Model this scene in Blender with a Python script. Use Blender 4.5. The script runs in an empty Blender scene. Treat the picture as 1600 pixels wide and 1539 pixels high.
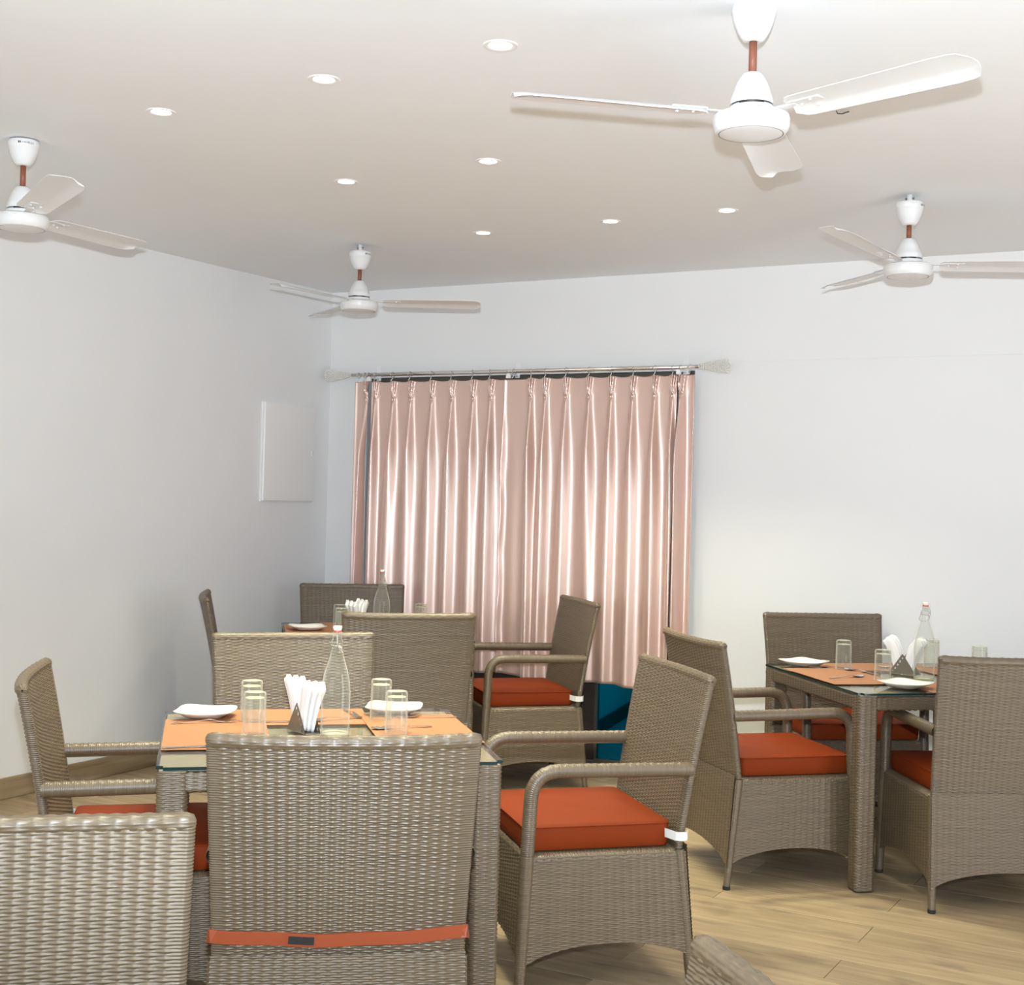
import bpy, bmesh, math, random
import numpy as np
from mathutils import Vector, Matrix

random.seed(7)
rng = np.random.default_rng(7)
SC = bpy.context.scene
COL = SC.collection
PI = math.pi

# ------------------------------------------------------------------ camera
CAM = Vector((5.0591, -6.737, 1.4539))
YAW, PITCH, ROLL, FPX = 0.5092, 0.0026, 0.0266, 2126.5
fw = Vector((-math.sin(YAW) * math.cos(PITCH), math.cos(YAW) * math.cos(PITCH), math.sin(PITCH)))
r0 = Vector((math.cos(YAW), math.sin(YAW), 0)); u0 = r0.cross(fw)
rt = math.cos(ROLL) * r0 + math.sin(ROLL) * u0
up = -math.sin(ROLL) * r0 + math.cos(ROLL) * u0
cd = bpy.data.cameras.new('camera'); cam = bpy.data.objects.new('camera', cd); COL.objects.link(cam)
m = Matrix((rt, up, -fw)).transposed().to_4x4(); m.translation = CAM
cam.matrix_world = m
cd.sensor_fit = 'HORIZONTAL'; cd.sensor_width = 36.0; cd.lens = FPX / 1600 * 36.0
cd.clip_start = 0.05; cd.clip_end = 100
SC.camera = cam

# ------------------------------------------------------------------ exposure, world, main lights
SC.view_settings.view_transform = 'Standard'; SC.view_settings.look = 'None'
SC.view_settings.exposure = 0.0; SC.view_settings.gamma = 1.0
SC.view_settings.use_curve_mapping = False
SC.cycles.use_denoising = True
SC.cycles.max_bounces = 8; SC.cycles.diffuse_bounces = 5; SC.cycles.transparent_max_bounces = 16
SC.cycles.sample_clamp_indirect = 6.0
SC.cycles.caustics_reflective = False; SC.cycles.caustics_refractive = False
W = bpy.data.worlds.new('world'); SC.world = W; W.use_nodes = True
W.node_tree.nodes['Background'].inputs[0].default_value = (0.55, 0.68, 0.85, 1)
W.node_tree.nodes['Background'].inputs[1].default_value = 0.7

def area_light(name, loc, target, sx, sy, power, color, parent=None):
    l = bpy.data.lights.new(name, 'AREA'); l.shape = 'RECTANGLE'; l.size = sx; l.size_y = sy
    l.energy = power; l.color = color
    o = bpy.data.objects.new(name, l); COL.objects.link(o); o.location = loc
    d = Vector(target) - Vector(loc)
    o.rotation_euler = d.to_track_quat('-Z', 'Z' if abs(d.normalized().z) < .9 else 'Y').to_euler()
    return o

# the camera's flash, a hand's width above the lens
fl = bpy.data.lights.new('camera_flash', 'SPOT'); fl.energy = 850.0; fl.color = (0.81, 0.91, 1.0)
fl.spot_size = math.radians(104); fl.spot_blend = 1.0          # flash head tipped a little upward
fl.shadow_soft_size = 0.02
flo = bpy.data.objects.new('camera_flash', fl); COL.objects.link(flo)
flo.location = CAM + up * 0.15 + fw * 0.02
flo.rotation_euler = (fw * math.cos(0.31) + up * math.sin(0.31)).to_track_quat('-Z', 'Y').to_euler()
# right: area light added for curtain highlights; rear: daylight through openings behind the camera
area_light('added_light_right', (6.62, -3.2, 0.85), (0, -3.0, 0.8), 2.4, 1.5, 52.0, (1.0, 0.99, 0.98))
area_light('daylight_rear', (2.6, -9.35, 1.35), (2.6, 0, 1.5), 4.2, 2.1, 70.0, (0.90, 0.96, 1.0))
sn = bpy.data.lights.new('bounce_sun', 'SUN'); sn.energy = 10.0; sn.color = (1.0, 0.95, 0.86); sn.angle = 0.01  # added so its unseen floor patch bounces warm light onto the ceiling
sno = bpy.data.objects.new('bounce_sun', sn); COL.objects.link(sno)
sno.rotation_euler = Vector((-0.56, 0.50, -0.66)).to_track_quat('-Z', 'Y').to_euler()
DL_POWER = 8.5
DL_COLOR = (1.0, 0.96, 0.66)

# ------------------------------------------------------------------ helpers
def tag(o, label=None, cat=None, group=None, kind=None):
    if label: o['label'] = label
    if cat: o['category'] = cat
    if group: o['group'] = group
    if kind: o['kind'] = kind
    return o

def empty(name, loc=(0, 0, 0), rz=0.0, label=None, cat=None, group=None, kind=None):
    o = bpy.data.objects.new(name, None); COL.objects.link(o)
    o.empty_display_size = 0.05
    o.location = loc; o.rotation_euler = (0, 0, rz)
    return tag(o, label, cat, group, kind)

def mesh_np(name, V, F, mats, uv=None, smooth=True):
    me = bpy.data.meshes.new(name)
    V = np.asarray(V, np.float32); F = np.asarray(F, np.int32)
    me.vertices.add(len(V)); me.vertices.foreach_set('co', V.ravel())
    k = F.shape[1]
    me.loops.add(F.size); me.loops.foreach_set('vertex_index', F.ravel())
    me.polygons.add(len(F)); me.polygons.foreach_set('loop_start', np.arange(0, F.size, k, dtype=np.int32))
    me.polygons.foreach_set('use_smooth', np.full(len(F), smooth))
    if uv is not None:
        l = me.uv_layers.new(name='UVMap'); l.data.foreach_set('uv', np.asarray(uv, np.float32)[F.ravel()].ravel())
    me.update(calc_edges=True); me.validate()
    for mt in (mats if isinstance(mats, (list, tuple)) else [mats]): me.materials.append(mt)
    return me

def obj(name, me, parent=None, loc=None, rot=None):
    o = bpy.data.objects.new(name, me); COL.objects.link(o)
    if parent is not None: o.parent = parent
    if loc is not None: o.location = loc
    if rot is not None: o.rotation_euler = rot
    return o

def bm_mesh(name, bm, mats, smooth=False, angle=None):
    me = bpy.data.meshes.new(name); bmesh.ops.recalc_face_normals(bm, faces=bm.faces)
    bm.to_mesh(me); bm.free()
    for mt in (mats if isinstance(mats, (list, tuple)) else [mats]): me.materials.append(mt)
    if smooth:
        me.polygons.foreach_set('use_smooth', [True] * len(me.polygons))
        if angle: me.set_sharp_from_angle(angle=angle)
    return me

def bm_box(bm, lo, hi, bevel=0.0, seg=2, mi=0):
    lo = Vector(lo); hi = Vector(hi)
    r = bmesh.ops.create_cube(bm, size=1.0)
    vs = r['verts']; c = (lo + hi) / 2; s = hi - lo
    for v in vs: v.co = Vector((v.co.x * s.x + c.x, v.co.y * s.y + c.y, v.co.z * s.z + c.z))
    fs = set(f for v in vs for f in v.link_faces)
    for f in fs: f.material_index = mi
    if bevel > 0:
        es = list(set(e for v in vs for e in v.link_edges))
        bmesh.ops.bevel(bm, geom=es, offset=bevel, segments=seg, profile=0.6, affect='EDGES')

def box_mesh(name, lo, hi, mat, bevel=0.0, seg=2):
    bm = bmesh.new(); bm_box(bm, lo, hi, bevel, seg)
    return bm_mesh(name, bm, mat, smooth=bevel > 0, angle=0.6)

def lathe(name, prof, mat, n=32, smooth=True, sharp=0.7, uv=False):
    P = np.array(prof, float); k = len(P)
    a = np.linspace(0, 2 * PI, n, endpoint=False)
    V = np.stack([np.outer(P[:, 0], np.cos(a)), np.outer(P[:, 0], np.sin(a)), np.repeat(P[:, 1:2], n, 1)], -1).reshape(-1, 3)
    i = np.arange(k - 1)[:, None]; j = np.arange(n)[None]; j2 = (j + 1) % n
    F = np.stack([i * n + j, i * n + j2, (i + 1) * n + j2, (i + 1) * n + j], -1).reshape(-1, 4)
    me = mesh_np(name, V, F, mat)
    bm = bmesh.new(); bm.from_mesh(me); bmesh.ops.remove_doubles(bm, verts=bm.verts, dist=1e-6)
    bmesh.ops.recalc_face_normals(bm, faces=bm.faces); bm.to_mesh(me); bm.free()
    me.polygons.foreach_set('use_smooth', [True] * len(me.polygons))
    me.set_sharp_from_angle(angle=sharp)
    return me

def frames(P):
    """parallel transport frames along a polyline"""
    P = np.asarray(P, float); T = np.gradient(P, axis=0); T /= np.linalg.norm(T, axis=1)[:, None]
    n = np.cross(T[0], (0, 0, 1.0))
    if np.linalg.norm(n) < 1e-3: n = np.cross(T[0], (0, 1.0, 0))
    n /= np.linalg.norm(n); N = [n]
    for i in range(1, len(P)):
        n = N[-1] - T[i] * (N[-1] @ T[i]); n /= np.linalg.norm(n); N.append(n)
    N = np.array(N); B = np.cross(T, N)
    return T, N, B

def tube(name, P, R, mat, n=10, caps=True, uv=None):
    P = np.asarray(P, float); k = len(P)
    T, N, B = frames(P)
    R = np.broadcast_to(np.asarray(R, float), (k,)) if np.ndim(R) < 2 else R
    a = np.linspace(0, 2 * PI, n, endpoint=False)
    if np.ndim(R) < 2: RR = np.repeat(R[:, None], n, 1)
    else: RR = R
    V = P[:, None] + RR[..., None] * (np.cos(a)[None, :, None] * N[:, None] + np.sin(a)[None, :, None] * B[:, None])
    V = V.reshape(-1, 3)
    i = np.arange(k - 1)[:, None]; j = np.arange(n)[None]; j2 = (j + 1) % n
    F = np.stack([i * n + j, i * n + j2, (i + 1) * n + j2, (i + 1) * n + j], -1).reshape(-1, 4)
    if caps:
        V = np.vstack([V, P[:1], P[-1:]]); c0, c1 = len(V) - 2, len(V) - 1
        jj = np.arange(0, n, 2) if n % 2 == 0 else None
        j1 = (jj + 1) % n; j3 = (jj + 2) % n
        F = np.vstack([F, np.stack([np.full(len(jj), c0), j3, j1, jj], -1),
                       np.stack([np.full(len(jj), c1), (k - 1) * n + jj, (k - 1) * n + j1, (k - 1) * n + j3], -1)])
    return mesh_np(name, V, F, mat, uv=uv)

def resample(P, step):
    P = np.asarray(P, float); d = np.r_[0, np.cumsum(np.linalg.norm(np.diff(P, axis=0), axis=1))]
    n = max(2, int(round(d[-1] / step)) + 1); t = np.linspace(0, d[-1], n)
    return np.stack([np.interp(t, d, P[:, k]) for k in range(3)], -1), t

def bend(pts, r, n=8):
    """polyline through pts with corners rounded by radius r"""
    out = [np.array(pts[0], float)]
    for i in range(1, len(pts) - 1):
        a, b, c = (np.array(q, float) for q in pts[i - 1:i + 2])
        d1 = (a - b) / np.linalg.norm(a - b); d2 = (c - b) / np.linalg.norm(c - b)
        for t in np.linspace(0, 1, n):
            p = (1 - t) ** 2 * (b + d1 * r) + 2 * t * (1 - t) * b + t * t * (b + d2 * r)
            out.append(p)
    out.append(np.array(pts[-1], float))
    return np.array(out)

def wrapped_tube(name, pts, rad, mat, topweave=False, n=12, pitch=0.0056):
    """a tube wound with wicker strand: one ridge per turn"""
    P, t = resample(pts, pitch / 3.0)
    k = len(P); ring = t / pitch
    w = 2 * (ring - np.floor(ring)) - 1
    rr = np.interp(t / t[-1], np.linspace(0, 1, len(rad)), rad) if np.ndim(rad) else np.full(k, rad)
    T, N, B = frames(P)
    a = np.linspace(0, 2 * PI, n, endpoint=False)
    R = rr[:, None] + 0.0019 * (np.sqrt(np.clip(1 - w * w, 0, 1)) - 0.6)[:, None] * np.ones(n)[None]
    if topweave:
        D = np.cos(a)[None, :, None] * N[:, None] + np.sin(a)[None, :, None] * B[:, None]
        upness = np.clip((D[..., 2] - 0.55) / 0.4, 0, 1)
        col = np.sign(np.sin(a))[None, :]
        R = R + upness * 0.0006 * np.cos(PI * (np.floor(ring / 2)[:, None] + (col > 0)))
    i = np.arange(k - 1)[:, None]; j = np.arange(n)[None]; j2 = (j + 1) % n
    V = (P[:, None] + R[..., None] * (np.cos(a)[None, :, None] * N[:, None] + np.sin(a)[None, :, None] * B[:, None])).reshape(-1, 3)
    F = np.stack([i * n + j, i * n + j2, (i + 1) * n + j2, (i + 1) * n + j], -1).reshape(-1, 4)
    uvv = np.stack([np.repeat((np.arange(n) / n * 3.0)[None], k, 0), np.repeat(ring[:, None], n, 1)], -1).reshape(-1, 2)
    return mesh_np(name, V, F, mat, uv=uvv)

UO = np.array([-0.15, 0.0, 0.15, 0.5])
def ucols(n, closed=False):
    """column positions in stake units: three on every stake, one between stakes"""
    u = (np.arange(n)[:, None] + UO[None]).ravel()
    if closed: return u
    u = np.concatenate([u, [n - 0.15, float(n)]]); return u[u >= 0]
def weave_height(U, Vr, amp, A=0.0029, r=0.0032, sw=0.24):
    """height of a basket weave: thin strands (rows, Vr) passing over and under upright stakes (integers of U)"""
    j = np.floor(Vr); w = 2 * (Vr - j) - 1
    wave = np.cos(PI * (U + j))
    hw = A * wave * amp + r * (np.sqrt(np.clip(1 - w * w, 0, 1)) - 1)
    du = (U - np.round(U)) / sw
    hs = np.where(np.abs(du) < 1, 0.0010 + 0.0012 * (np.sqrt(np.clip(1 - du * du, 0, 1)) - 1), -1) * 1.0
    hs = np.where(amp > 0.5, hs, -1)
    return np.maximum(np.maximum(hw, hs), -A - r)

def woven(name, pos, cu, cv, U, Vr, amp, mat, closed_u=False, closed_v=False, flip=False, keep=None, s=1.0):
    """pos(cu,cv)->(nu,nv,3); U/Vr: weave coordinates; displaced along the surface normal"""
    P = pos(cu[:, None], cv[None, :])
    def grad(ax, closed):
        if closed: return np.roll(P, -1, ax) - np.roll(P, 1, ax)
        return np.gradient(P, axis=ax)
    N = np.cross(grad(0, closed_u), grad(1, closed_v)); N /= np.maximum(np.linalg.norm(N, axis=2), 1e-12)[..., None]
    if flip: N = -N
    h = weave_height(U[:, None] + 0 * Vr[None], Vr[None] + 0 * U[:, None], amp[:, None] + 0 * Vr[None]) * s
    Q = P + N * h[..., None]
    nu, nv = P.shape[:2]
    iu = np.arange(nu if closed_u else nu - 1)[:, None]; iv = np.arange(nv if closed_v else nv - 1)[None]
    i2 = (iu + 1) % nu; v2 = (iv + 1) % nv
    F = np.stack([iu * nv + iv, i2 * nv + iv, i2 * nv + v2, iu * nv + v2], -1)
    if flip: F = F[..., ::-1]
    if keep is not None:
        K = keep(cu[:, None], cv[None, :], P)
        km = (K[iu, iv] | K[i2, iv] | K[i2, v2] | K[iu, v2])
        F = F[km]
    F = F.reshape(-1, 4)
    uv = np.stack([np.repeat(U[:, None], nv, 1), np.repeat(Vr[None], nu, 0)], -1).reshape(-1, 2)
    return mesh_np(name, Q.reshape(-1, 3), F, mat, uv=uv)

# ------------------------------------------------------------------ materials
def new_mat(name):
    mt = bpy.data.materials.new(name); mt.use_nodes = True
    nt = mt.node_tree; return mt, nt, nt.nodes['Principled BSDF']

def N(nt, t, **kw):
    n = nt.nodes.new(t)
    for k, v in kw.items():
        if k.startswith('i_'):
            kk = k[2:]; kk = int(kk) if kk.isdigit() else kk
            n.inputs[kk].default_value = v
        else: setattr(n, k, v)
    return n

def plain(name, col, rough=0.5, metal=0.0, spec=0.5, coat=0.0, bump=0.0, bscale=200.0):
    mt, nt, b = new_mat(name)
    b.inputs['Base Color'].default_value = (*col, 1); b.inputs['Roughness'].default_value = rough
    b.inputs['Metallic'].default_value = metal; b.inputs['Specular IOR Level'].default_value = spec
    b.inputs['Coat Weight'].default_value = coat
    if bump > 0:
        tc = N(nt, 'ShaderNodeTexCoord'); no = N(nt, 'ShaderNodeTexNoise'); no.inputs['Scale'].default_value = bscale
        no.inputs['Detail'].default_value = 4
        bp = N(nt, 'ShaderNodeBump'); bp.inputs['Strength'].default_value = bump; bp.inputs['Distance'].default_value = 0.002
        nt.links.new(tc.outputs['Object'], no.inputs['Vector']); nt.links.new(no.outputs['Fac'], bp.inputs['Height'])
        nt.links.new(bp.outputs['Normal'], b.inputs['Normal'])
    return mt

def wall_mat(name, col, var=0.03):
    mt, nt, b = new_mat(name)
    tc = N(nt, 'ShaderNodeTexCoord')
    n1 = N(nt, 'ShaderNodeTexNoise'); n1.inputs['Scale'].default_value = 1.3; n1.inputs['Detail'].default_value = 3
    mx = N(nt, 'ShaderNodeMix', data_type='RGBA')
    mx.inputs[6].default_value = (*[c * (1 - var) for c in col], 1); mx.inputs[7].default_value = (*[min(1, c * (1 + var)) for c in col], 1)
    nt.links.new(tc.outputs['Object'], n1.inputs['Vector']); nt.links.new(n1.outputs['Fac'], mx.inputs[0])
    nt.links.new(mx.outputs[2], b.inputs['Base Color'])
    n2 = N(nt, 'ShaderNodeTexNoise'); n2.inputs['Scale'].default_value = 60; n2.inputs['Detail'].default_value = 5
    bp = N(nt, 'ShaderNodeBump'); bp.inputs['Strength'].default_value = 0.05; bp.inputs['Distance'].default_value = 0.003
    nt.links.new(tc.outputs['Object'], n2.inputs['Vector']); nt.links.new(n2.outputs['Fac'], bp.inputs['Height'])
    nt.links.new(bp.outputs['Normal'], b.inputs['Normal'])
    b.inputs['Roughness'].default_value = 0.55; b.inputs['Specular IOR Level'].default_value = 0.25
    return mt

def wicker_mat():
    mt, nt, b = new_mat('wicker_strand')
    uv = N(nt, 'ShaderNodeUVMap')
    sp = N(nt, 'ShaderNodeSeparateXYZ'); nt.links.new(uv.outputs['UV'], sp.inputs[0])
    fl_ = N(nt, 'ShaderNodeMath', operation='FLOOR'); nt.links.new(sp.outputs['Y'], fl_.inputs[0])
    # one tone per strand, drifting slowly along its length
    mu = N(nt, 'ShaderNodeMath', operation='MULTIPLY'); mu.inputs[1].default_value = 0.11; nt.links.new(sp.outputs['X'], mu.inputs[0])
    cb = N(nt, 'ShaderNodeCombineXYZ'); nt.links.new(mu.outputs[0], cb.inputs['X']); nt.links.new(fl_.outputs[0], cb.inputs['Y'])
    m9 = N(nt, 'ShaderNodeMath', operation='MULTIPLY'); m9.inputs[1].default_value = 7.31; nt.links.new(fl_.outputs[0], m9.inputs[0]); nt.links.new(m9.outputs[0], cb.inputs['Y'])
    no = N(nt, 'ShaderNodeTexNoise'); no.inputs['Scale'].default_value = 0.77; no.inputs['Detail'].default_value = 1
    nt.links.new(cb.outputs[0], no.inputs['Vector'])
    rp = N(nt, 'ShaderNodeValToRGB'); e = rp.color_ramp.elements
    e[0].position = 0.2; e[0].color = (0.102, 0.074, 0.044, 1)
    e[1].position = 0.72; e[1].color = (0.146, 0.107, 0.066, 1)
    nt.links.new(no.outputs['Fac'], rp.inputs[0])
    # fine lengthwise streaks printed in the plastic strand
    cb2 = N(nt, 'ShaderNodeCombineXYZ'); m2 = N(nt, 'ShaderNodeMath', operation='MULTIPLY'); m2.inputs[1].default_value = 4.0
    nt.links.new(sp.outputs['Y'], m2.inputs[0]); nt.links.new(sp.outputs['X'], cb2.inputs['X']); nt.links.new(m2.outputs[0], cb2.inputs['Y'])
    n2 = N(nt, 'ShaderNodeTexNoise'); n2.inputs['Scale'].default_value = 1.3; n2.inputs['Detail'].default_value = 1
    nt.links.new(cb2.outputs[0], n2.inputs['Vector'])
    mr = N(nt, 'ShaderNodeMapRange'); mr.inputs[3].default_value = 0.82; mr.inputs[4].default_value = 1.2
    nt.links.new(n2.outputs['Fac'], mr.inputs[0])
    mx = N(nt, 'ShaderNodeMix', data_type='RGBA', blend_type='MULTIPLY'); mx.inputs[0].default_value = 1
    nt.links.new(rp.outputs[0], mx.inputs[6]); nt.links.new(mr.outputs[0], mx.inputs[7])
    nt.links.new(mx.outputs[2], b.inputs['Base Color'])
    b.inputs['Roughness'].default_value = 0.40; b.inputs['Specular IOR Level'].default_value = 0.75
    return mt

def plank_mat(name, vertical=False, dark=1.0):
    mt, nt, b = new_mat(name)
    tc = N(nt, 'ShaderNodeTexCoord'); oi = N(nt, 'ShaderNodeObjectInfo')
    cbr = N(nt, 'ShaderNodeCombineXYZ')
    m1 = N(nt, 'ShaderNodeMath', operation='MULTIPLY'); m1.inputs[1].default_value = 37.0
    m2 = N(nt, 'ShaderNodeMath', operation='MULTIPLY'); m2.inputs[1].default_value = 91.0
    nt.links.new(oi.outputs['Random'], m1.inputs[0]); nt.links.new(oi.outputs['Random'], m2.inputs[0])
    nt.links.new(m1.outputs[0], cbr.inputs['X']); nt.links.new(m2.outputs[0], cbr.inputs['Y'])
    ad = N(nt, 'ShaderNodeVectorMath', operation='ADD'); nt.links.new(tc.outputs['Object'], ad.inputs[0]); nt.links.new(cbr.outputs[0], ad.inputs[1])
    def noise(sc, scale, det, dist=0.0):
        mp = N(nt, 'ShaderNodeMapping'); mp.inputs['Scale'].default_value = sc
        nt.links.new(ad.outputs[0], mp.inputs['Vector'])
        no = N(nt, 'ShaderNodeTexNoise'); no.inputs['Scale'].default_value = scale; no.inputs['Detail'].default_value = det
        no.inputs['Distortion'].default_value = dist
        nt.links.new(mp.outputs[0], no.inputs['Vector']); return no
    g = noise((1.0, 14.0, 14.0), 2.2, 6, 0.6)
    rp = N(nt, 'ShaderNodeValToRGB'); e = rp.color_ramp.elements
    e[0].position = 0.22; e[0].color = (0.270 * dark, 0.195 * dark, 0.118 * dark, 1)
    e[1].position = 0.7; e[1].color = (0.430 * dark, 0.325 * dark, 0.200 * dark, 1)
    nt.links.new(g.outputs['Fac'], rp.inputs[0])
    # grey-black knots and stains
    k = noise((1.0, 3.2, 3.2), 3.1, 4, 0.8)
    rk = N(nt, 'ShaderNodeValToRGB'); e = rk.color_ramp.elements
    e[0].position = 0.56; e[0].color = (0, 0, 0, 1); e[1].position = 0.72; e[1].color = (1, 1, 1, 1)
    nt.links.new(k.outputs['Fac'], rk.inputs[0])
    km = N(nt, 'ShaderNodeMath', operation='MULTIPLY'); km.inputs[1].default_value = 0.65
    nt.links.new(rk.outputs[0], km.inputs[0])
    mx = N(nt, 'ShaderNodeMix', data_type='RGBA'); mx.inputs[7].default_value = (0.14, 0.115, 0.095, 1)
    nt.links.new(km.outputs[0], mx.inputs[0]); nt.links.new(rp.outputs[0], mx.inputs[6])
    # each board its own tone
    mr = N(nt, 'ShaderNodeMapRange'); mr.inputs[3].default_value = 0.86; mr.inputs[4].default_value = 1.12
    nt.links.new(oi.outputs['Random'], mr.inputs[0])
    mm = N(nt, 'ShaderNodeMix', data_type='RGBA', blend_type='MULTIPLY'); mm.inputs[0].default_value = 1
    nt.links.new(mx.outputs[2], mm.inputs[6]); nt.links.new(mr.outputs[0], mm.inputs[7])
    nt.links.new(mm.outputs[2], b.inputs['Base Color'])
    bp = N(nt, 'ShaderNodeBump'); bp.inputs['Strength'].default_value = 0.15; bp.inputs['Distance'].default_value = 0.002
    nt.links.new(g.outputs['Fac'], bp.inputs['Height']); nt.links.new(bp.outputs['Normal'], b.inputs['Normal'])
    b.inputs['Roughness'].default_value = 0.5; b.inputs['Specular IOR Level'].default_value = 0.3
    return mt

def thin_glass(name, tint, ior=1.5, rough=0.0, edge=0.0, edgecol=(0.8, 0.8, 0.75), cap=1.0, painted_sheen=0.0):
    """thin clear sheet: tinted transparency plus Fresnel mirror; edge paints the bright rim, with pale diffuse over the body standing for reflections"""
    mt = bpy.data.materials.new(name); mt.use_nodes = True; nt = mt.node_tree
    for n in list(nt.nodes): nt.nodes.remove(n)
    out = N(nt, 'ShaderNodeOutputMaterial'); tr = N(nt, 'ShaderNodeBsdfTransparent'); tr.inputs[0].default_value = (*tint, 1)
    gl = N(nt, 'ShaderNodeBsdfGlossy'); gl.inputs['Roughness'].default_value = rough
    fr = N(nt, 'ShaderNodeFresnel'); fr.inputs['IOR'].default_value = ior
    mx = N(nt, 'ShaderNodeMixShader')
    mn = N(nt, 'ShaderNodeMath', operation='MINIMUM'); mn.inputs[1].default_value = cap
    geo = N(nt, 'ShaderNodeNewGeometry'); fs = N(nt, 'ShaderNodeMath', operation='SUBTRACT'); fs.inputs[0].default_value = 1.0
    nt.links.new(geo.outputs['Backfacing'], fs.inputs[1])          # the mirror acts where light meets the sheet from outside
    mf = N(nt, 'ShaderNodeMath', operation='MULTIPLY'); nt.links.new(mn.outputs[0], mf.inputs[0]); nt.links.new(fs.outputs[0], mf.inputs[1])
    nt.links.new(fr.outputs[0], mn.inputs[0]); nt.links.new(mf.outputs[0], mx.inputs[0]); nt.links.new(tr.outputs[0], mx.inputs[1]); nt.links.new(gl.outputs[0], mx.inputs[2])
    last = mx
    if edge > 0:
        lw = N(nt, 'ShaderNodeLayerWeight'); lw.inputs[0].default_value = 0.5
        pw = N(nt, 'ShaderNodeMath', operation='POWER'); pw.inputs[1].default_value = 3.2
        ml = N(nt, 'ShaderNodeMath', operation='MULTIPLY'); ml.inputs[1].default_value = edge
        nt.links.new(lw.outputs['Facing'], pw.inputs[0]); nt.links.new(pw.outputs[0], ml.inputs[0])
        df = N(nt, 'ShaderNodeBsdfDiffuse'); df.inputs[0].default_value = (*edgecol, 1)
        m2 = N(nt, 'ShaderNodeMixShader')
        hz = N(nt, 'ShaderNodeMath', operation='ADD', use_clamp=True); hz.inputs[1].default_value = painted_sheen  # even pale layer painted in place of reflections on the body
        nt.links.new(ml.outputs[0], hz.inputs[0]); nt.links.new(hz.outputs[0], m2.inputs[0]); nt.links.new(mx.outputs[0], m2.inputs[1]); nt.links.new(df.outputs[0], m2.inputs[2])
        last = m2
    nt.links.new(last.outputs[0], out.inputs[0])
    return mt

def emit_mat(name, col, s):
    mt, nt, b = new_mat(name); b.inputs['Base Color'].default_value = (0.9, 0.9, 0.9, 1)
    b.inputs['Emission Color'].default_value = (*col, 1); b.inputs['Emission Strength'].default_value = s
    return mt

def curtain_mat():
    mt, nt, b = new_mat('satin_curtain')
    b.inputs['Base Color'].default_value = (0.70, 0.47, 0.39, 1)
    b.inputs['Roughness'].default_value = 0.36; b.inputs['Metallic'].default_value = 0.35
    b.inputs['Coat Weight'].default_value = 0.9; b.inputs['Coat Roughness'].default_value = 0.33; b.inputs['Coat IOR'].default_value = 1.9
    b.inputs['Specular IOR Level'].default_value = 0.9
    b.inputs['Specular Tint'].default_value = (1, 0.97, 0.96, 1)
    b.inputs['Sheen Weight'].default_value = 0.35; b.inputs['Sheen Roughness'].default_value = 0.35
    uv = N(nt, 'ShaderNodeTexCoord')
    wv = N(nt, 'ShaderNodeTexNoise'); wv.inputs['Scale'].default_value = 500
    bp = N(nt, 'ShaderNodeBump'); bp.inputs['Strength'].default_value = 0.06; bp.inputs['Distance'].default_value = 0.001
    nt.links.new(uv.outputs['Object'], wv.inputs['Vector']); nt.links.new(wv.outputs['Fac'], bp.inputs['Height'])
    nt.links.new(bp.outputs['Normal'], b.inputs['Normal'])
    return mt

def mottled(name, c1, c2, scale, rough=0.5, spec=0.4, det=3, vec=(1, 1, 1)):
    mt, nt, b = new_mat(name)
    tc = N(nt, 'ShaderNodeTexCoord'); mp = N(nt, 'ShaderNodeMapping'); mp.inputs['Scale'].default_value = vec
    no = N(nt, 'ShaderNodeTexNoise'); no.inputs['Scale'].default_value = scale; no.inputs['Detail'].default_value = det
    mx = N(nt, 'ShaderNodeMix', data_type='RGBA'); mx.inputs[6].default_value = (*c1, 1); mx.inputs[7].default_value = (*c2, 1)
    nt.links.new(tc.outputs['Object'], mp.inputs['Vector']); nt.links.new(mp.outputs[0], no.inputs['Vector'])
    nt.links.new(no.outputs['Fac'], mx.inputs[0]); nt.links.new(mx.outputs[2], b.inputs['Base Color'])
    b.inputs['Roughness'].default_value = rough; b.inputs['Specular IOR Level'].default_value = spec
    return mt

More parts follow.
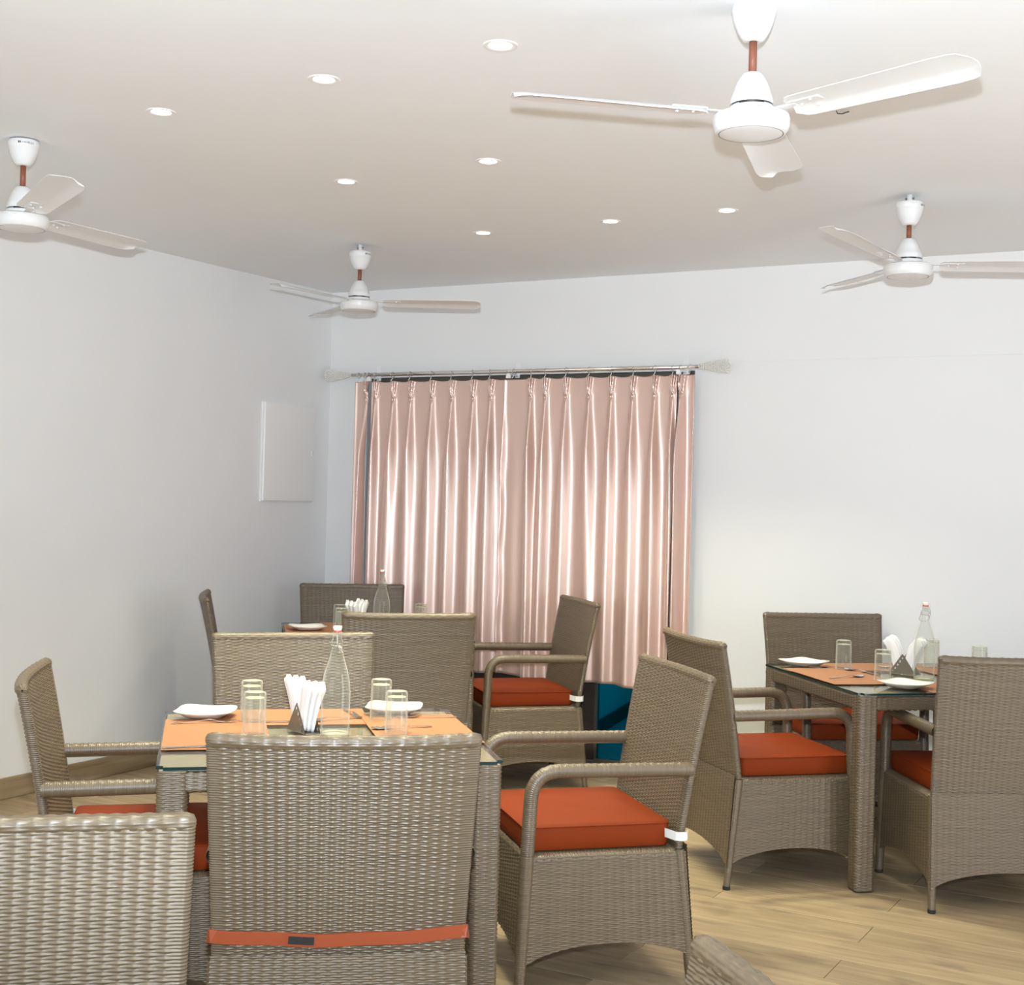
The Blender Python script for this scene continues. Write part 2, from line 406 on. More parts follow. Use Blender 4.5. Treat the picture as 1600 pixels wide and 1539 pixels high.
M = dict(
    wall=wall_mat('white_wall_paint', (0.79, 0.79, 0.79)),
    ceiling=wall_mat('ceiling_paint', (0.84, 0.865, 0.895), 0.012),
    plank=plank_mat('wood_look_plank'),
    skirting=plank_mat('wood_look_skirting', dark=0.8),
    grout=plain('dark_grout', (0.10, 0.075, 0.05), 0.9),
    wicker=wicker_mat(),
    cap=plain('black_rubber', (0.02, 0.02, 0.02), 0.6),
    leather=plain('orange_leatherette', (0.200, 0.030, 0.005), 0.6, spec=0.12, bump=0.25, bscale=260),
    strap=plain('orange_strap', (0.30, 0.058, 0.016), 0.5, bump=0.15, bscale=200),
    elastic=plain('white_elastic', (0.75, 0.75, 0.74), 0.8, bump=0.3, bscale=500),
    hook=plain('black_hook_tape', (0.02, 0.02, 0.022), 0.85, bump=0.5, bscale=900),
    fan=plain('white_enamel', (0.72, 0.72, 0.72), 0.28, spec=0.5),
    fan_grey=plain('grey_seam', (0.25, 0.25, 0.25), 0.6),
    rod=plain('brown_downrod', (0.23, 0.075, 0.04), 0.5),
    text=plain('black_print', (0.03, 0.03, 0.035), 0.6),
    chrome=plain('polished_chrome', (0.80, 0.78, 0.74), 0.12, metal=1.0),
    steel=plain('stainless_steel', (0.72, 0.70, 0.66), 0.16, metal=1.0),
    dark_steel=plain('brushed_steel', (0.26, 0.235, 0.20), 0.35, metal=0.7),
    crystal=plain('crystal_bead', (0.85, 0.84, 0.80), 0.08, metal=0.15, spec=1.0),
    plastic=plain('white_plastic', (0.84, 0.84, 0.83), 0.35),
    ceramic=plain('white_ceramic', (0.82, 0.80, 0.75), 0.12, spec=0.6, coat=0.3),
    napkin=plain('white_paper', (0.82, 0.81, 0.80), 0.9, bump=0.2, bscale=120),
    mat=mottled('orange_placemat', (0.35, 0.155, 0.072), (0.40, 0.185, 0.09), 240, 0.6, 0.3),
    board=mottled('olive_under_board', (0.33, 0.275, 0.19), (0.37, 0.31, 0.215), 90, 0.6, 0.2),
    glass_top=thin_glass('table_glass', (0.945, 0.955, 0.935), 1.5),
    glass_edge=plain('green_glass_edge', (0.004, 0.028, 0.030), 0.2, spec=0.8),
    bottle=thin_glass('bottle_glass', (0.955, 0.965, 0.945), 1.42, edge=0.8, edgecol=(0.80, 0.78, 0.70), cap=0.4, painted_sheen=0.045),
    tumbler=thin_glass('tumbler_glass', (0.965, 0.97, 0.95), 1.42, edge=0.8, edgecol=(0.80, 0.78, 0.70), cap=0.4, painted_sheen=0.045),
    glass_base=thin_glass('thick_glass_base', (0.88, 0.89, 0.85), 1.5, edge=0.6, edgecol=(0.85, 0.82, 0.7), cap=0.3),
    gasket=plain('red_rubber_gasket', (0.50, 0.10, 0.06), 0.5),
    curtain=curtain_mat(),
    door_wood=mottled('dark_door_wood', (0.045, 0.032, 0.026), (0.085, 0.062, 0.05), 9, 0.45, 0.4, 5, (1, 1, 6)),
    frame_dark=plain('dark_frame_paint', (0.11, 0.092, 0.07), 0.45),
    door_glass=thin_glass('teal_tinted_glass', (0.02, 0.52, 0.62), 1.45),
    ext_wall=plain('terrace_wall_paint', (0.55, 0.55, 0.55), 0.8),
    ext_floor=mottled('terrace_tiles', (0.30, 0.30, 0.30), (0.42, 0.42, 0.42), 5, 0.6),
    ext_dark=plain('dark_terrace_band', (0.03, 0.02, 0.02), 0.6),
    led=emit_mat('downlight_diffuser', (1.0, 0.97, 0.9), 9.0),
    winframe=plain('white_window_frame', (0.75, 0.75, 0.75), 0.4),
    clear=thin_glass('window_glass', (0.97, 0.98, 0.98), 1.45),
)

# ------------------------------------------------------------------ room shell
RX, RY, RH = 6.6, -9.3, 2.669          # right wall x, rear wall y, ceiling height
def structure(name, boxes, mat, bevel=0.0):
    bm = bmesh.new()
    for lo, hi in boxes: bm_box(bm, lo, hi, bevel)
    return tag(obj(name, bm_mesh(name, bm, mat)), kind='structure')

T_ = 0.2
structure('wall_left', [((-T_, RY - T_, -0.02), (0, T_, RH))], M['wall'])
DX0, DX1, DZ = 0.285, 2.385, 2.142     # curtained door opening
structure('wall_back', [((0, 0, -0.02), (DX0, T_, RH)), ((DX1, 0, -0.02), (RX, T_, RH)), ((DX0, 0, DZ), (DX1, T_, RH))], M['wall'])
wr = structure('wall_right', [((RX, RY, -0.02), (RX + T_, -5.2, RH)), ((RX, -1.4, -0.02), (RX + T_, 0, RH)),
                         ((RX, -5.2, 2.05), (RX + T_, -1.4, RH))], M['wall'])
structure('wall_rear', [((0, RY - T_, -0.02), (0.4, RY, RH)), ((4.8, RY - T_, -0.02), (RX, RY, RH)),
                        ((0.4, RY - T_, 2.45), (4.8, RY, RH)), ((0.4, RY - T_, -0.02), (4.8, RY, 0.25))], M['wall'])
structure('ceiling', [((-T_, RY - T_, RH), (RX + T_, T_, RH + 0.12))], M['ceiling'])
# shallow ledge of the ring beam along the back wall
structure('trim_1', [((2.60, -0.006, 2.184), (RX, 0.0, RH))], M['wall'])

def window(name, lo, hi, axis):
    w = empty(name, kind='structure'); t = 0.05
    bm = bmesh.new()
    a0, a1, z0, z1 = lo[0], hi[0], lo[1], hi[1]
    def bar(u0_, u1_, v0, v1):
        if axis == 'x': bm_box(bm, (RX + .06, u0_, v0), (RX + .12, u1_, v1), 0.004, 1)
        else: bm_box(bm, (u0_, RY - .12, v0), (u1_, RY - .06, v1), 0.004, 1)
    bar(a0, a1, z0, z0 + t); bar(a0, a1, z1 - t, z1)
    n = 3
    for i in range(n + 1):
        c = a0 + (a1 - a0) * i / n; c = min(max(c, a0 + t / 2), a1 - t / 2); bar(c - t / 2, c + t / 2, z0 + t, z1 - t)
    obj('window_frame', bm_mesh('window_frame', bm, M['winframe']), w)
    for i in range(n):
        u0_ = a0 + (a1 - a0) * i / n + t; u1_ = a0 + (a1 - a0) * (i + 1) / n - t
        if axis == 'x': p = box_mesh('pane', (RX + .088, u0_, z0 + t), (RX + .092, u1_, z1 - t), M['clear'])
        else: p = box_mesh('pane', (u0_, RY - .092, z0 + t), (u1_, RY - .088, z1 - t), M['clear'])
        obj('pane', p, w)
# left open: the doors of the right wall stand folded back; only their frame remains
def open_frame(name, boxes):
    w = empty(name, kind='structure')
    bm = bmesh.new()
    for lo, hi in boxes: bm_box(bm, lo, hi, 0.004, 1)
    obj('door_frame', bm_mesh('door_frame', bm, M['winframe']), w)
open_frame('door_2', [((RX + .05, -5.2, 0), (RX + .12, -5.14, 2.05)), ((RX + .05, -1.46, 0), (RX + .12, -1.4, 2.05)), ((RX + .05, -5.14, 1.99), (RX + .12, -1.46, 2.05))])
open_frame('window_1', [((0.4, RY - .12, 0.25), (4.8, RY - .05, 0.30)), ((0.4, RY - .12, 2.40), (4.8, RY - .05, 2.45)),
                        ((0.4, RY - .12, 0.30), (0.45, RY - .05, 2.40)), ((4.75, RY - .12, 0.30), (4.8, RY - .05, 2.40)), ((2.57, RY - .12, 0.30), (2.63, RY - .05, 2.40))])

# floor of wood-look planks 1.2 x 0.2 m laid parallel to the back wall
flr = structure('floor', [((-T_, RY - T_, -0.12), (RX + T_, T_, -0.0035))], M['grout'])
PLK = {}
def plank_mesh(L, Wd=0.2):
    k = (round(L, 3), round(Wd, 3))
    if k not in PLK: PLK[k] = box_mesh('plank', (0.0009, 0.0009, -0.0035), (L - 0.0009, Wd - 0.0009, 0.0), M['plank'], 0.0008, 1)
    return PLK[k]
row = 0
y = 0.0
while y > RY + 0.01:
    row += 1
    y1 = max(RY, y - 0.2)
    off = 0.895 if row % 2 == 1 else 0.295
    off -= 1.2 if row % 2 else 0.0
    # odd rows from the wall carry joints near x = 3.89, even ones near x = 3.30 (as in the picture)
    start = (3.89 if row in () or (row % 2 == 1) else 3.30) - 1.2 * 4
    xs = [0.0] + [start + 1.2 * k for k in range(0, 8) if 0.02 < start + 1.2 * k < RX - 0.02] + [RX]
    for a, b_ in zip(xs[:-1], xs[1:]):
        obj('plank', plank_mesh(b_ - a, y - y1), flr, (a, y1, 0))
    y = y1

def baseboard(name, p0, p1, nrm):
    root = empty(name, kind='structure')
    d = Vector(p1) - Vector(p0); L = d.length; ang = math.atan2(d.y, d.x); k = 0; s = 0.0
    while s < L - 0.01:
        l = min(1.2, L - s)
        q = Vector(p0) + d.normalized() * s
        me = box_mesh('skirting_tile', (0.0008, 0, 0.001), (l - 0.0008, 0.012, 0.098), M['skirting'], 0.0015, 1)
        obj('skirting_tile', me, root, q, (0, 0, ang)); s += l
baseboard('baseboard_left', (0.001, -9.3, 0), (0.001, -0.0, 0), 1) if False else baseboard('baseboard_left', (0.0125, RY, 0), (0.0125, -0.013, 0), 1)
baseboard('baseboard_back', (RX, -0.0005, 0), (DX1, -0.0005, 0), 1) if False else None
def bb_back(x0, x1, name):
    root = empty(name, kind='structure'); s = x0
    while s < x1 - 0.01:
        l = min(1.2, x1 - s)
        obj('skirting_tile', box_mesh('skirting_tile', (0.0008, -0.012, 0.001), (l - 0.0008, 0, 0.098), M['skirting'], 0.0015, 1), root, (s, -0.0003, 0)); s += l
bb_back(DX1 + 0.002, RX, 'baseboard_back')
bb_back(0.014, DX0 - 0.002, 'baseboard_corner')

# ------------------------------------------------------------------ curtained door and the terrace outside
door = empty('door_1', (DX0, 0, 0), kind='structure')
bm = bmesh.new(); w_ = DX1 - DX0
bm_box(bm, (0, 0.03, 0), (0.05, 0.13, DZ), 0.003, 1); bm_box(bm, (w_ - 0.05, 0.03, 0), (w_, 0.13, DZ), 0.003, 1)
bm_box(bm, (0.05, 0.03, DZ - 0.06), (w_ - 0.05, 0.13, DZ), 0.003, 1)
obj('door_frame', bm_mesh('door_frame', bm, M['frame_dark']), door)
GX = 1.82 - DX0
for a, b_ in ((0.052, 0.75), (0.752, GX)):
    lf = obj('door_leaf', box_mesh('door_leaf', (a, 0.06, 0.01), (b_, 0.10, DZ - 0.062), M['door_wood'], 0.004, 1), door)
    obj('door_panel', box_mesh('door_panel', (a + 0.10, 0.052, 0.14), (b_ - 0.10, 0.0595, DZ - 0.22), M['door_wood'], 0.006, 1), lf)
bm = bmesh.new()
bm_box(bm, (GX + .002, 0.06, 0.005), (GX + 0.012, 0.10, DZ - 0.062)); bm_box(bm, (w_ - 0.16, 0.06, 0.005), (w_ - 0.052, 0.10, DZ - 0.062))
bm_box(bm, (GX + 0.012, 0.06, DZ - 0.10), (w_ - 0.16, 0.10, DZ - 0.062)); bm_box(bm, (GX + 0.012, 0.06, 0.005), (w_ - 0.16, 0.10, 0.02))
gf = obj('glass_leaf_frame', bm_mesh('glass_leaf_frame', bm, M['frame_dark']), door)
obj('pane', box_mesh('pane', (GX + 0.012, 0.078, 0.02), (w_ - 0.16, 0.083, DZ - 0.10), M['door_glass']), gf)

structure('ground', [((-6, 0.2, -0.14), (6, 6.5, -0.02))], M['ext_floor'])
# terrace side wall running away from the door
def slab(name, p, q, t, z0, z1, mat, parent=None):
    p = Vector(p); q = Vector(q); d = q - p; L = d.length
    me = box_mesh(name, (0, -t / 2, z0), (L, t / 2, z1), mat)
    return obj(name, me, parent, (p.x, p.y, 0), (0, 0, math.atan2(d.y, d.x)))
tw = slab('wall_terrace', (1.40, 0.75), (0.72, 4.2), 0.10, -0.02, 2.6, M['ext_wall']); tag(tw, kind='structure')
tb = slab('baseboard_terrace', (1.462, 0.76), (0.785, 4.2), 0.02, -0.02, 0.065, M['ext_dark']); tag(tb, kind='structure')
tw2 = slab('wall_terrace_end', (0.5, 4.3), (4.0, 4.9), 0.10, -0.02, 2.6, M['ext_wall']); tag(tw2, kind='structure')
# dark planter with a pale pole outside
pl = empty('planter', (1.50, 1.95, -0.02), 0.2, 'dark square planter standing outside behind the teal glass, under the curtain hem', 'planter')
bm = bmesh.new(); bm_box(bm, (-.13, -.11, .0), (.13, .11, .30), 0.01)
obj('planter_box', bm_mesh('planter_box', bm, M['ext_dark']), pl)
obj('stake', tube('stake', [(0.03, 0, 0.30), (0.03, 0, 0.9)], 0.012, M['winframe'], 8), pl)

# ------------------------------------------------------------------ wicker armchair
CH = dict(wb=0.281, wt=0.300, zs=0.41, zt=0.908, yb=-0.238, yt=-0.322, bow=0.026, th=0.013)
PITCHU, PITCHV = 0.0245, 0.0054
def chair_master(first_kw):
    R = empty('wicker_armchair', (0, 0, 0))
    c = CH; W_ = M['wicker']
    # backrest: one woven loop round rear face, side edge, front face, side edge
    ns = 24; sp = 4
    rows = 2 * int(round((c['zt'] - c['zs']) / PITCHV / 2)); rv = np.arange(rows * 4 + 1) / 4.0
    xr = ucols(ns)[1:-1] / ns * 2 - 1
    ea = np.linspace(-PI / 2, PI / 2, 7)
    cols = []   # (xn, yo, U, amp)
    for x in xr: cols.append((x, -1.0, (x + 1) / 2 * ns, 1.0 if abs(x) < 0.955 else 0.0))
    for a in ea: cols.append((1 + 0.0, math.sin(a), ns, 0.0 + 0.0 * a))
    for x in xr[::-1]: cols.append((x, 1.0, (x + 1) / 2 * ns, 1.0 if abs(x) < 0.955 else 0.0))
    for a in ea: cols.append((-1 - 0.0, -math.sin(a), 0, 0.0))
    C_ = np.array(cols); eo = np.array([0.0] * len(xr) + [math.cos(a) for a in ea] + [0.0] * len(xr) + [-math.cos(a) for a in ea])
    idx = np.arange(len(cols))
    def pos(ci, t):
        ci = ci.astype(int); xn = C_[ci, 0]; yo = C_[ci, 1]; e = eo[ci]
        z = c['zs'] + (c['zt'] - c['zs']) * t
        w = c['wb'] + (c['wt'] - c['wb']) * t - c['th']
        x = xn * w + e * c['th'] + 0 * t
        yc = c['yb'] + (c['yt'] - c['yb']) * (0.75 * t + 0.25 * t * t) - c['bow'] * (1 - xn ** 2) * (0.35 + 0.65 * t)
        return np.stack([x + 0 * z, yc + yo * c['th'] + 0 * x, z + 0 * x], -1)
    me = woven('backrest', pos, idx.astype(float), rv / rows, C_[:, 2], rv, C_[:, 3], W_, closed_u=True)
    obj('backrest', me, R)
    # top rail: strands running along, wrapped over the upper edge
    nu = 24; cu = ucols(nu) / nu; nvr = 14; cv = np.arange(nvr * 4) / (nvr * 4.0)
    def pos2(u, v):
        xn = 2 * u - 1; a = 2 * PI * v
        w = c['wt'] - 0.001
        end = np.sqrt(np.clip(1 - np.clip((np.abs(xn) * w - (w - 0.014)) / 0.014, 0, 1) ** 2, 0.0, 1)) 
        rr = (0.0165) * (0.12 + 0.88 * end)
        yc = c['yt'] - c['bow'] * (1 - xn ** 2)
        return np.stack([xn * w + 0 * a, yc + rr * np.cos(a), c['zt'] + 0.001 + rr * np.sin(a) + 0.004 * xn ** 4], -1)
    obj('top_rail', woven('top_rail', pos2, cu, cv, cu * nu, cv * nvr, np.ones(len(cu)), W_, closed_v=True, flip=True, s=0.6), R)
    # skirt panels
    zlow, zarch = 0.075, 0.145
    def skirt(name, p0t, p1t, p0b, p1b, flip=False, bow=0.0):
        p0t, p1t, p0b, p1b = (np.array(q, float) for q in (p0t, p1t, p0b, p1b))
        L = np.linalg.norm(p1t - p0t); ns_ = 2 * round(L / PITCHU / 2)
        zt_, zb_ = p0t[2], 0.0
        rows_ = int((zt_ - 0.05) / PITCHV); rv_ = np.arange(rows_ * 4 + 1) / 4.0
        cu_ = ucols(ns_) / ns_
        def arch(u): return zlow + (zarch - zlow) * np.sqrt(np.clip(1 - (2 * u - 1) ** 2, 0, 1)) ** 1.15
        def ps(u, t):
            z = zt_ - (zt_ - 0.05) * t
            z = np.maximum(z, arch(u))
            f = (zt_ - z) / zt_
            a = p0t + (p0b - p0t) * f[..., None]; b = p1t + (p1b - p1t) * f[..., None]
            P = a + (b - a) * u[..., None]; P[..., 1] -= bow * (1 - (2 * u - 1) ** 2) * (1 - 0.4 * f); return P
        def kp(u, t, P): return (zt_ - (zt_ - 0.05) * t) > arch(u)
        def ps2(u, t): u, t = np.broadcast_arrays(u, t); return ps(u, t)
        def kp2(u, t, P): u, t = np.broadcast_arrays(u, t); return kp(u, t, P)
        obj('skirt_panel', woven('skirt_panel', ps2, cu_, rv_ / rows_, cu_ * ns_, rv_, np.ones(len(cu_)), W_, flip=flip, keep=kp2), R)
    e = 0.272
    T = {'RL': (-e, c['yb'] - .004, .405), 'RR': (e, c['yb'] - .004, .405), 'FL': (-e, .235, .405), 'FR': (e, .235, .405)}
    B_ = {'RL': (-e - .012, -.283, 0), 'RR': (e + .012, -.283, 0), 'FL': (-e - .008, .252, 0), 'FR': (e + .008, .252, 0)}
    def sh(p, dx, dy): return (p[0] + dx, p[1] + dy, p[2])
    up_ = lambda q: (q[0], q[1], q[2] + 0.020)
    skirt('r', up_(sh(T['RL'], -.010, -.0165)), up_(sh(T['RR'], .010, -.0165)), sh(B_['RL'], -.009, -.012), sh(B_['RR'], .009, -.012), flip=True, bow=0.012)
    skirt('l', sh(T['FL'], -.010, 0), sh(T['RL'], -.010, -.014), sh(B_['FL'], -.007, 0), sh(B_['RL'], -.009, -.010), flip=True)
    skirt('rt', sh(T['RR'], .010, -.014), sh(T['FR'], .010, 0), sh(B_['RR'], .009, -.010), sh(B_['FR'], .007, 0), flip=True)
    skirt('f', sh(T['FR'], 0, .008), sh(T['FL'], 0, .008), sh(B_['FR'], 0, .006), sh(B_['FL'], 0, .006), flip=True)
    # seat deck with a narrow woven rim round the cushion
    cu_ = ucols(22) / 22; nr = 86; rv_ = np.arange(nr * 3 + 1) / 3.0
    def ps3(u, t):
        x = (2 * u - 1) * 0.283; yy = -0.235 + 0.480 * t
        d = np.maximum(np.abs(x) / 0.283, np.abs(yy - 0.005) / 0.241)
        z = 0.412 - 0.018 * np.clip((d - 0.955) / 0.045, 0, 1) ** 2
        return np.stack(np.broadcast_arrays(x, yy, z), -1)
    obj('seat', woven('seat', ps3, cu_, rv_ / nr, cu_ * 22, rv_, np.ones(len(cu_)), W_), R)
    # legs and arms
    for s in (-1, 1):
        lg = obj('leg', wrapped_tube('leg', [(s * (e + .012), -.283, .006), (s * e, c['yb'], .41)], [.0135, .0165], W_), R)
        obj('foot_cap', lathe('foot_cap', [(0, 0), (.0135, 0), (.0145, .002), (.0145, .014), (0, .014)], M['cap'], 14), lg, (s * (e + .012), -.283, 0))
        lg = obj('leg', wrapped_tube('leg', [(s * (e + .008), .252, .006), (s * e, .235, .41)], [.016, .021], W_), R)
        obj('foot_cap', lathe('foot_cap', [(0, 0), (.016, 0), (.017, .002), (.017, .014), (0, .014)], M['cap'], 14), lg, (s * (e + .008), .252, 0))
        path = bend([(s * e, .235, .405), (s * (e + .002), .225, .655), (s * (e + .004), -.272, .648)], 0.085, 12)
        obj('armrest', wrapped_tube('armrest', path, .0205, W_, topweave=True, n=16), R)
    return R

def dup(root, loc, rz, label, cat=None, group=None):
    def cp(o, par):
        n = o.copy(); COL.objects.link(n); n.parent = par
        for ch in list(o.children): cp(ch, n)
        return n
    r = cp(root, None); r.location = loc; r.rotation_euler = (0, 0, rz); r['label'] = label
    if cat: r['category'] = cat
    if group: r['group'] = group
    return r

# seat cushion -----------------------------------------------------------
def cushion_mesh(sx, sy, h, seed):
    n = 26; r = np.random.default_rng(seed)
    u = np.linspace(-1, 1, n)
    X, Y = np.meshgrid(u, u, indexing='ij')
    ph = r.uniform(0, 6, 6)
    crown = 0.009 * (1 - X ** 4) * (1 - Y ** 4)
    wr_ = 0.0015 * (np.sin(5 * X + 3 * Y + ph[0]) * np.sin(4 * Y + ph[1]) + 0.6 * np.sin(9 * X - 7 * Y + ph[2]))
    def cr(v): return np.sign(v) * np.abs(v)
    rc = 0.018
    def shape(X, Y, k=1.0):
        # rounded-square outline
        xx = X * sx; yy = Y * sy
        ax = np.clip(np.abs(xx) - (sx - rc), 0, None); ay = np.clip(np.abs(yy) - (sy - rc), 0, None)
        d = np.hypot(ax, ay); f = np.where(d > rc, rc / np.maximum(d, 1e-9), 1)
        xx = np.sign(xx) * (np.minimum(np.abs(xx), sx - rc) + ax * f); yy = np.sign(yy) * (np.minimum(np.abs(yy), sy - rc) + ay * f)
        return xx * k, yy * k
    V = []; F = []
    tx, ty = shape(X, Y, 0.988); top = np.stack([tx, ty, h + crown + wr_ * (1 - np.maximum(abs(X), abs(Y)) ** 6)], -1).reshape(-1, 3)
    bx, by = shape(X, Y, 0.985); bot = np.stack([bx, by, np.zeros_like(X)], -1).reshape(-1, 3)
    V = [top, bot]; nn = n * n
    i, j = np.meshgrid(np.arange(n - 1), np.arange(n - 1), indexing='ij'); q = (i * n + j).ravel()
    F.append(np.stack([q, q + n, q + n + 1, q + 1], -1)); F.append(np.stack([q + nn, q + 1 + nn, q + n + 1 + nn, q + n + nn], -1))
    ring = [i_ * n for i_ in range(n)] + [(n - 1) * n + j_ for j_ in range(1, n)] + [i_ * n + n - 1 for i_ in range(n - 2, -1, -1)] + [j_ for j_ in range(n - 2, 0, -1)]
    ring = np.array(ring); m_ = len(ring)
    Xr = X.ravel()[ring]; Yr = Y.ravel()[ring]
    base = 2 * nn; prev = ring; lev = [(0.97, 1.008, 0.004), (0.93, 0.996, 0), (0.7, 1.004, 0.001), (0.4, 1.006, 0.001), (0.1, 0.998, 0)]
    for kz, ks, _ in lev:
        x_, y_ = shape(Xr, Yr, ks); puck = 0.0015 * np.sin(14 * Xr + 11 * Yr + ph[3]) * math.sin(PI * kz)
        V.append(np.stack([x_ * (1 + puck), y_ * (1 + puck), np.full(m_, h * kz)], -1))
        cur = base + np.arange(m_); nx = np.roll(cur, -1); pn = np.roll(prev, -1)
        F.append(np.stack([prev, cur, nx, pn], -1)); prev = cur; base += m_
    cur = ring + nn; F.append(np.stack([prev, cur, np.roll(cur, -1), np.roll(prev, -1)], -1))
    me = mesh_np('cover', np.vstack(V), np.vstack(F), M['leather'])
    bm = bmesh.new(); bm.from_mesh(me); bmesh.ops.recalc_face_normals(bm, faces=bm.faces); bm.to_mesh(me); bm.free()
    me.polygons.foreach_set('use_smooth', [True] * len(me.polygons)); me.set_sharp_from_angle(angle=0.9)
    return me
CUSH = [cushion_mesh(0.252, 0.228, 0.070, s) for s in (1, 2, 3)]
def ribbon(name, P, width, mat, th=0.002, up_=(0, 0, 1)):
    """flat band following P; width measured along z"""
    P = np.asarray(P, float); T = np.gradient(P, axis=0); T /= np.linalg.norm(T, axis=1)[:, None]
    Nn = np.cross(T, up_); Nn /= np.linalg.norm(Nn, axis=1)[:, None]; U_ = np.cross(Nn, T)
    k = len(P); off = [(-1, -1), (-1, 1), (1, 1), (1, -1)]
    V = np.stack([P + U_ * (a * width / 2) + Nn * (b_ * th / 2) for a, b_ in off], 1).reshape(-1, 3)
    i = np.arange(k - 1)[:, None]; j = np.arange(4)[None]; j2 = (j + 1) % 4
    F = np.stack([i * 4 + j, i * 4 + j2, (i + 1) * 4 + j2, (i + 1) * 4 + j], -1).reshape(-1, 4)
    F = np.vstack([F, [[3, 2, 1, 0]], [[(k - 1) * 4 + q for q in range(4)]]])
    return mesh_np(name, V, F, mat, smooth=False)
def cushion(loc, rz, label, k, strap=None):
    c = empty('seat_cushion', loc, rz, label, 'cushion', 'orange seat cushions on the wicker chairs')
    cv = obj('cover', CUSH[k % 3], c)
    # raised seam round the top edge
    bm = bmesh.new()
    a, b_ = 0.2535, 0.2295; rc = 0.018; pts = []
    for cx_, cy_, a0 in ((a - rc, b_ - rc, 0), (-a + rc, b_ - rc, PI / 2), (-a + rc, -b_ + rc, PI), (a - rc, -b_ + rc, 1.5 * PI)):
        for t in np.linspace(0, PI / 2, 5): pts.append((cx_ + rc * math.cos(a0 + t), cy_ + rc * math.sin(a0 + t), 0.0675))
    pts.append(pts[0]); P, _ = resample(pts, 0.02)
    bm.free(); obj('piping', tube('piping', P, 0.0022, M['leather'], 6), c)
    yb = CH['yb']
    if strap == 'elastic':
        for s in (-1, 1):
            P = [(s * 0.238, -0.222, 0.040), (s * 0.262, -0.236, 0.038), (s * 0.2905, -0.250, 0.036), (s * 0.300, -0.262, 0.036), (s * 0.296, -0.284, 0.036), (s * 0.27, -0.297, 0.036)]
            P = [(x, y_ + 0.02, z) for x, y_, z in P]
            P, _ = resample(P, 0.006); obj('strap', ribbon('strap', P, 0.026, M['elastic'], 0.0016), c)['label'] = 'white elastic strap'
    if strap == 'band':
        P = []
        for x in np.linspace(-1, 1, 41):
            t = 0.11; yy = CH['yb'] + (CH['yt'] - CH['yb']) * 0.75 * t - CH['bow'] * (1 - x ** 2) * (0.35 + 0.65 * t) - CH['th'] - 0.0065 - 0.01
            P.append((x * 0.283, yy, 0.055 - 0.010 * (1 - x ** 2) + 0.0015 * math.sin(9 * x)))
        P = [(-0.250, -0.215, 0.04), (-0.292, -0.235, 0.042)] + P + [(0.292, -0.235, 0.042), (0.250, -0.215, 0.04)]
        P = np.array(P); sb = obj('strap', ribbon('strap', P, 0.029, M['strap'], 0.002), c)
        o = obj('strap_end', ribbon('strap_end', [(x, y_ - 0.0028, z) for x, y_, z in P[14:29]], 0.0285, M['strap'], 0.0024), sb)
        q = P[18]; q2 = P[15]
        h = obj('hook_patch', ribbon('hook_patch', [(x, y_ - 0.0055, z) for x, y_, z in P[14:18]] + [(P[18][0], P[18][1] - 0.0055, P[18][2])], 0.017, M['hook'], 0.001), sb); h['label'] = 'black hook tape patch'
    return c

# ------------------------------------------------------------------ chair placement
CHAIR0 = chair_master({})
used = [False]
GRP = 'wicker armchairs round the three dining tables'
CHAIRS = [  # key, x, y, facing deg, cushion strap, label, cushion label
 ('near', 3.112, -4.056, 127.2, 'band', 'grey wicker armchair nearest the middle, back turned to the camera, orange strap across its back',
  'orange cushion on the near middle chair, its orange band buckled behind the backrest'),
 ('corner_left', 3.554, -5.495, 313.3, None, 'pale grey wicker armchair cropped by the bottom left corner, only its tall back showing', None),
 ('right_side', 3.168, -2.886, 224.6, 'elastic', 'tan wicker armchair seen side-on right of the front table, with white elastic at its cushion',
  'bright orange cushion with a white elastic strap, right of the front table'),
 ('blue', 3.310, -1.465, 44.2, None, 'brown wicker armchair left of the right-hand table, facing right toward it', 'rust cushion on the chair left of the right-hand table'),
 ('far', 2.148, -2.955, 315.6, None, 'tan wicker armchair behind the front table, facing the camera behind the tall bottle', 'orange cushion hidden behind the front table, far side'),
 ('left_side', 2.267, -3.817, 42.0, 'elastic', 'tan wicker armchair at the far left, side-on, facing the front table', 'orange cushion of the chair at the far left of the front table'),
 ('mid', 1.532, -1.444, 130.1, None, 'dark wicker armchair in the middle row, back to the camera, overlapping the tan chair', 'orange cushion on the dark chair with its back to the camera, middle row'),
 ('curtain', 1.695, -0.600, 224.8, 'elastic', 'olive brown wicker armchair in front of the pink curtain, side-on, facing left', 'dark rust cushion in front of the curtain with a white tab at its corner'),
 ('farthest', 0.690, -0.610, 311.8, None, 'darkest wicker armchair at the far back table, top of its back just above the others', 'cushion of the farthest chair by the back corner'),
 ('corner', 0.672, -1.322, 41.0, None, 'narrow sliver of a grey wicker armchair beside the left wall, edge-on', 'cushion of the edge-on chair by the left wall'),
 ('white_wall', 3.368, -0.500, 307.2, None, 'dark brown wicker armchair against the white wall behind the right-hand table', 'rust cushion seen under the far edge of the right-hand table'),
 ('right_near', 4.101, -1.331, 124.5, None, 'large brown wicker armchair cropped by the right edge, back to the camera', 'very dark red cushion of the chair cropped by the right edge'),
 ('bottom', 4.409, -5.603, 220.5, None, 'pale wicker armchair of which only a top corner shows at the bottom edge', None),
 ('hidden_right', 4.265, -0.455, 222.0, None, 'brown wicker armchair on the far right side of the right-hand table, mostly outside the frame', 'dark cushion on the chair at the far right side of the right-hand table'),
]
k = 0
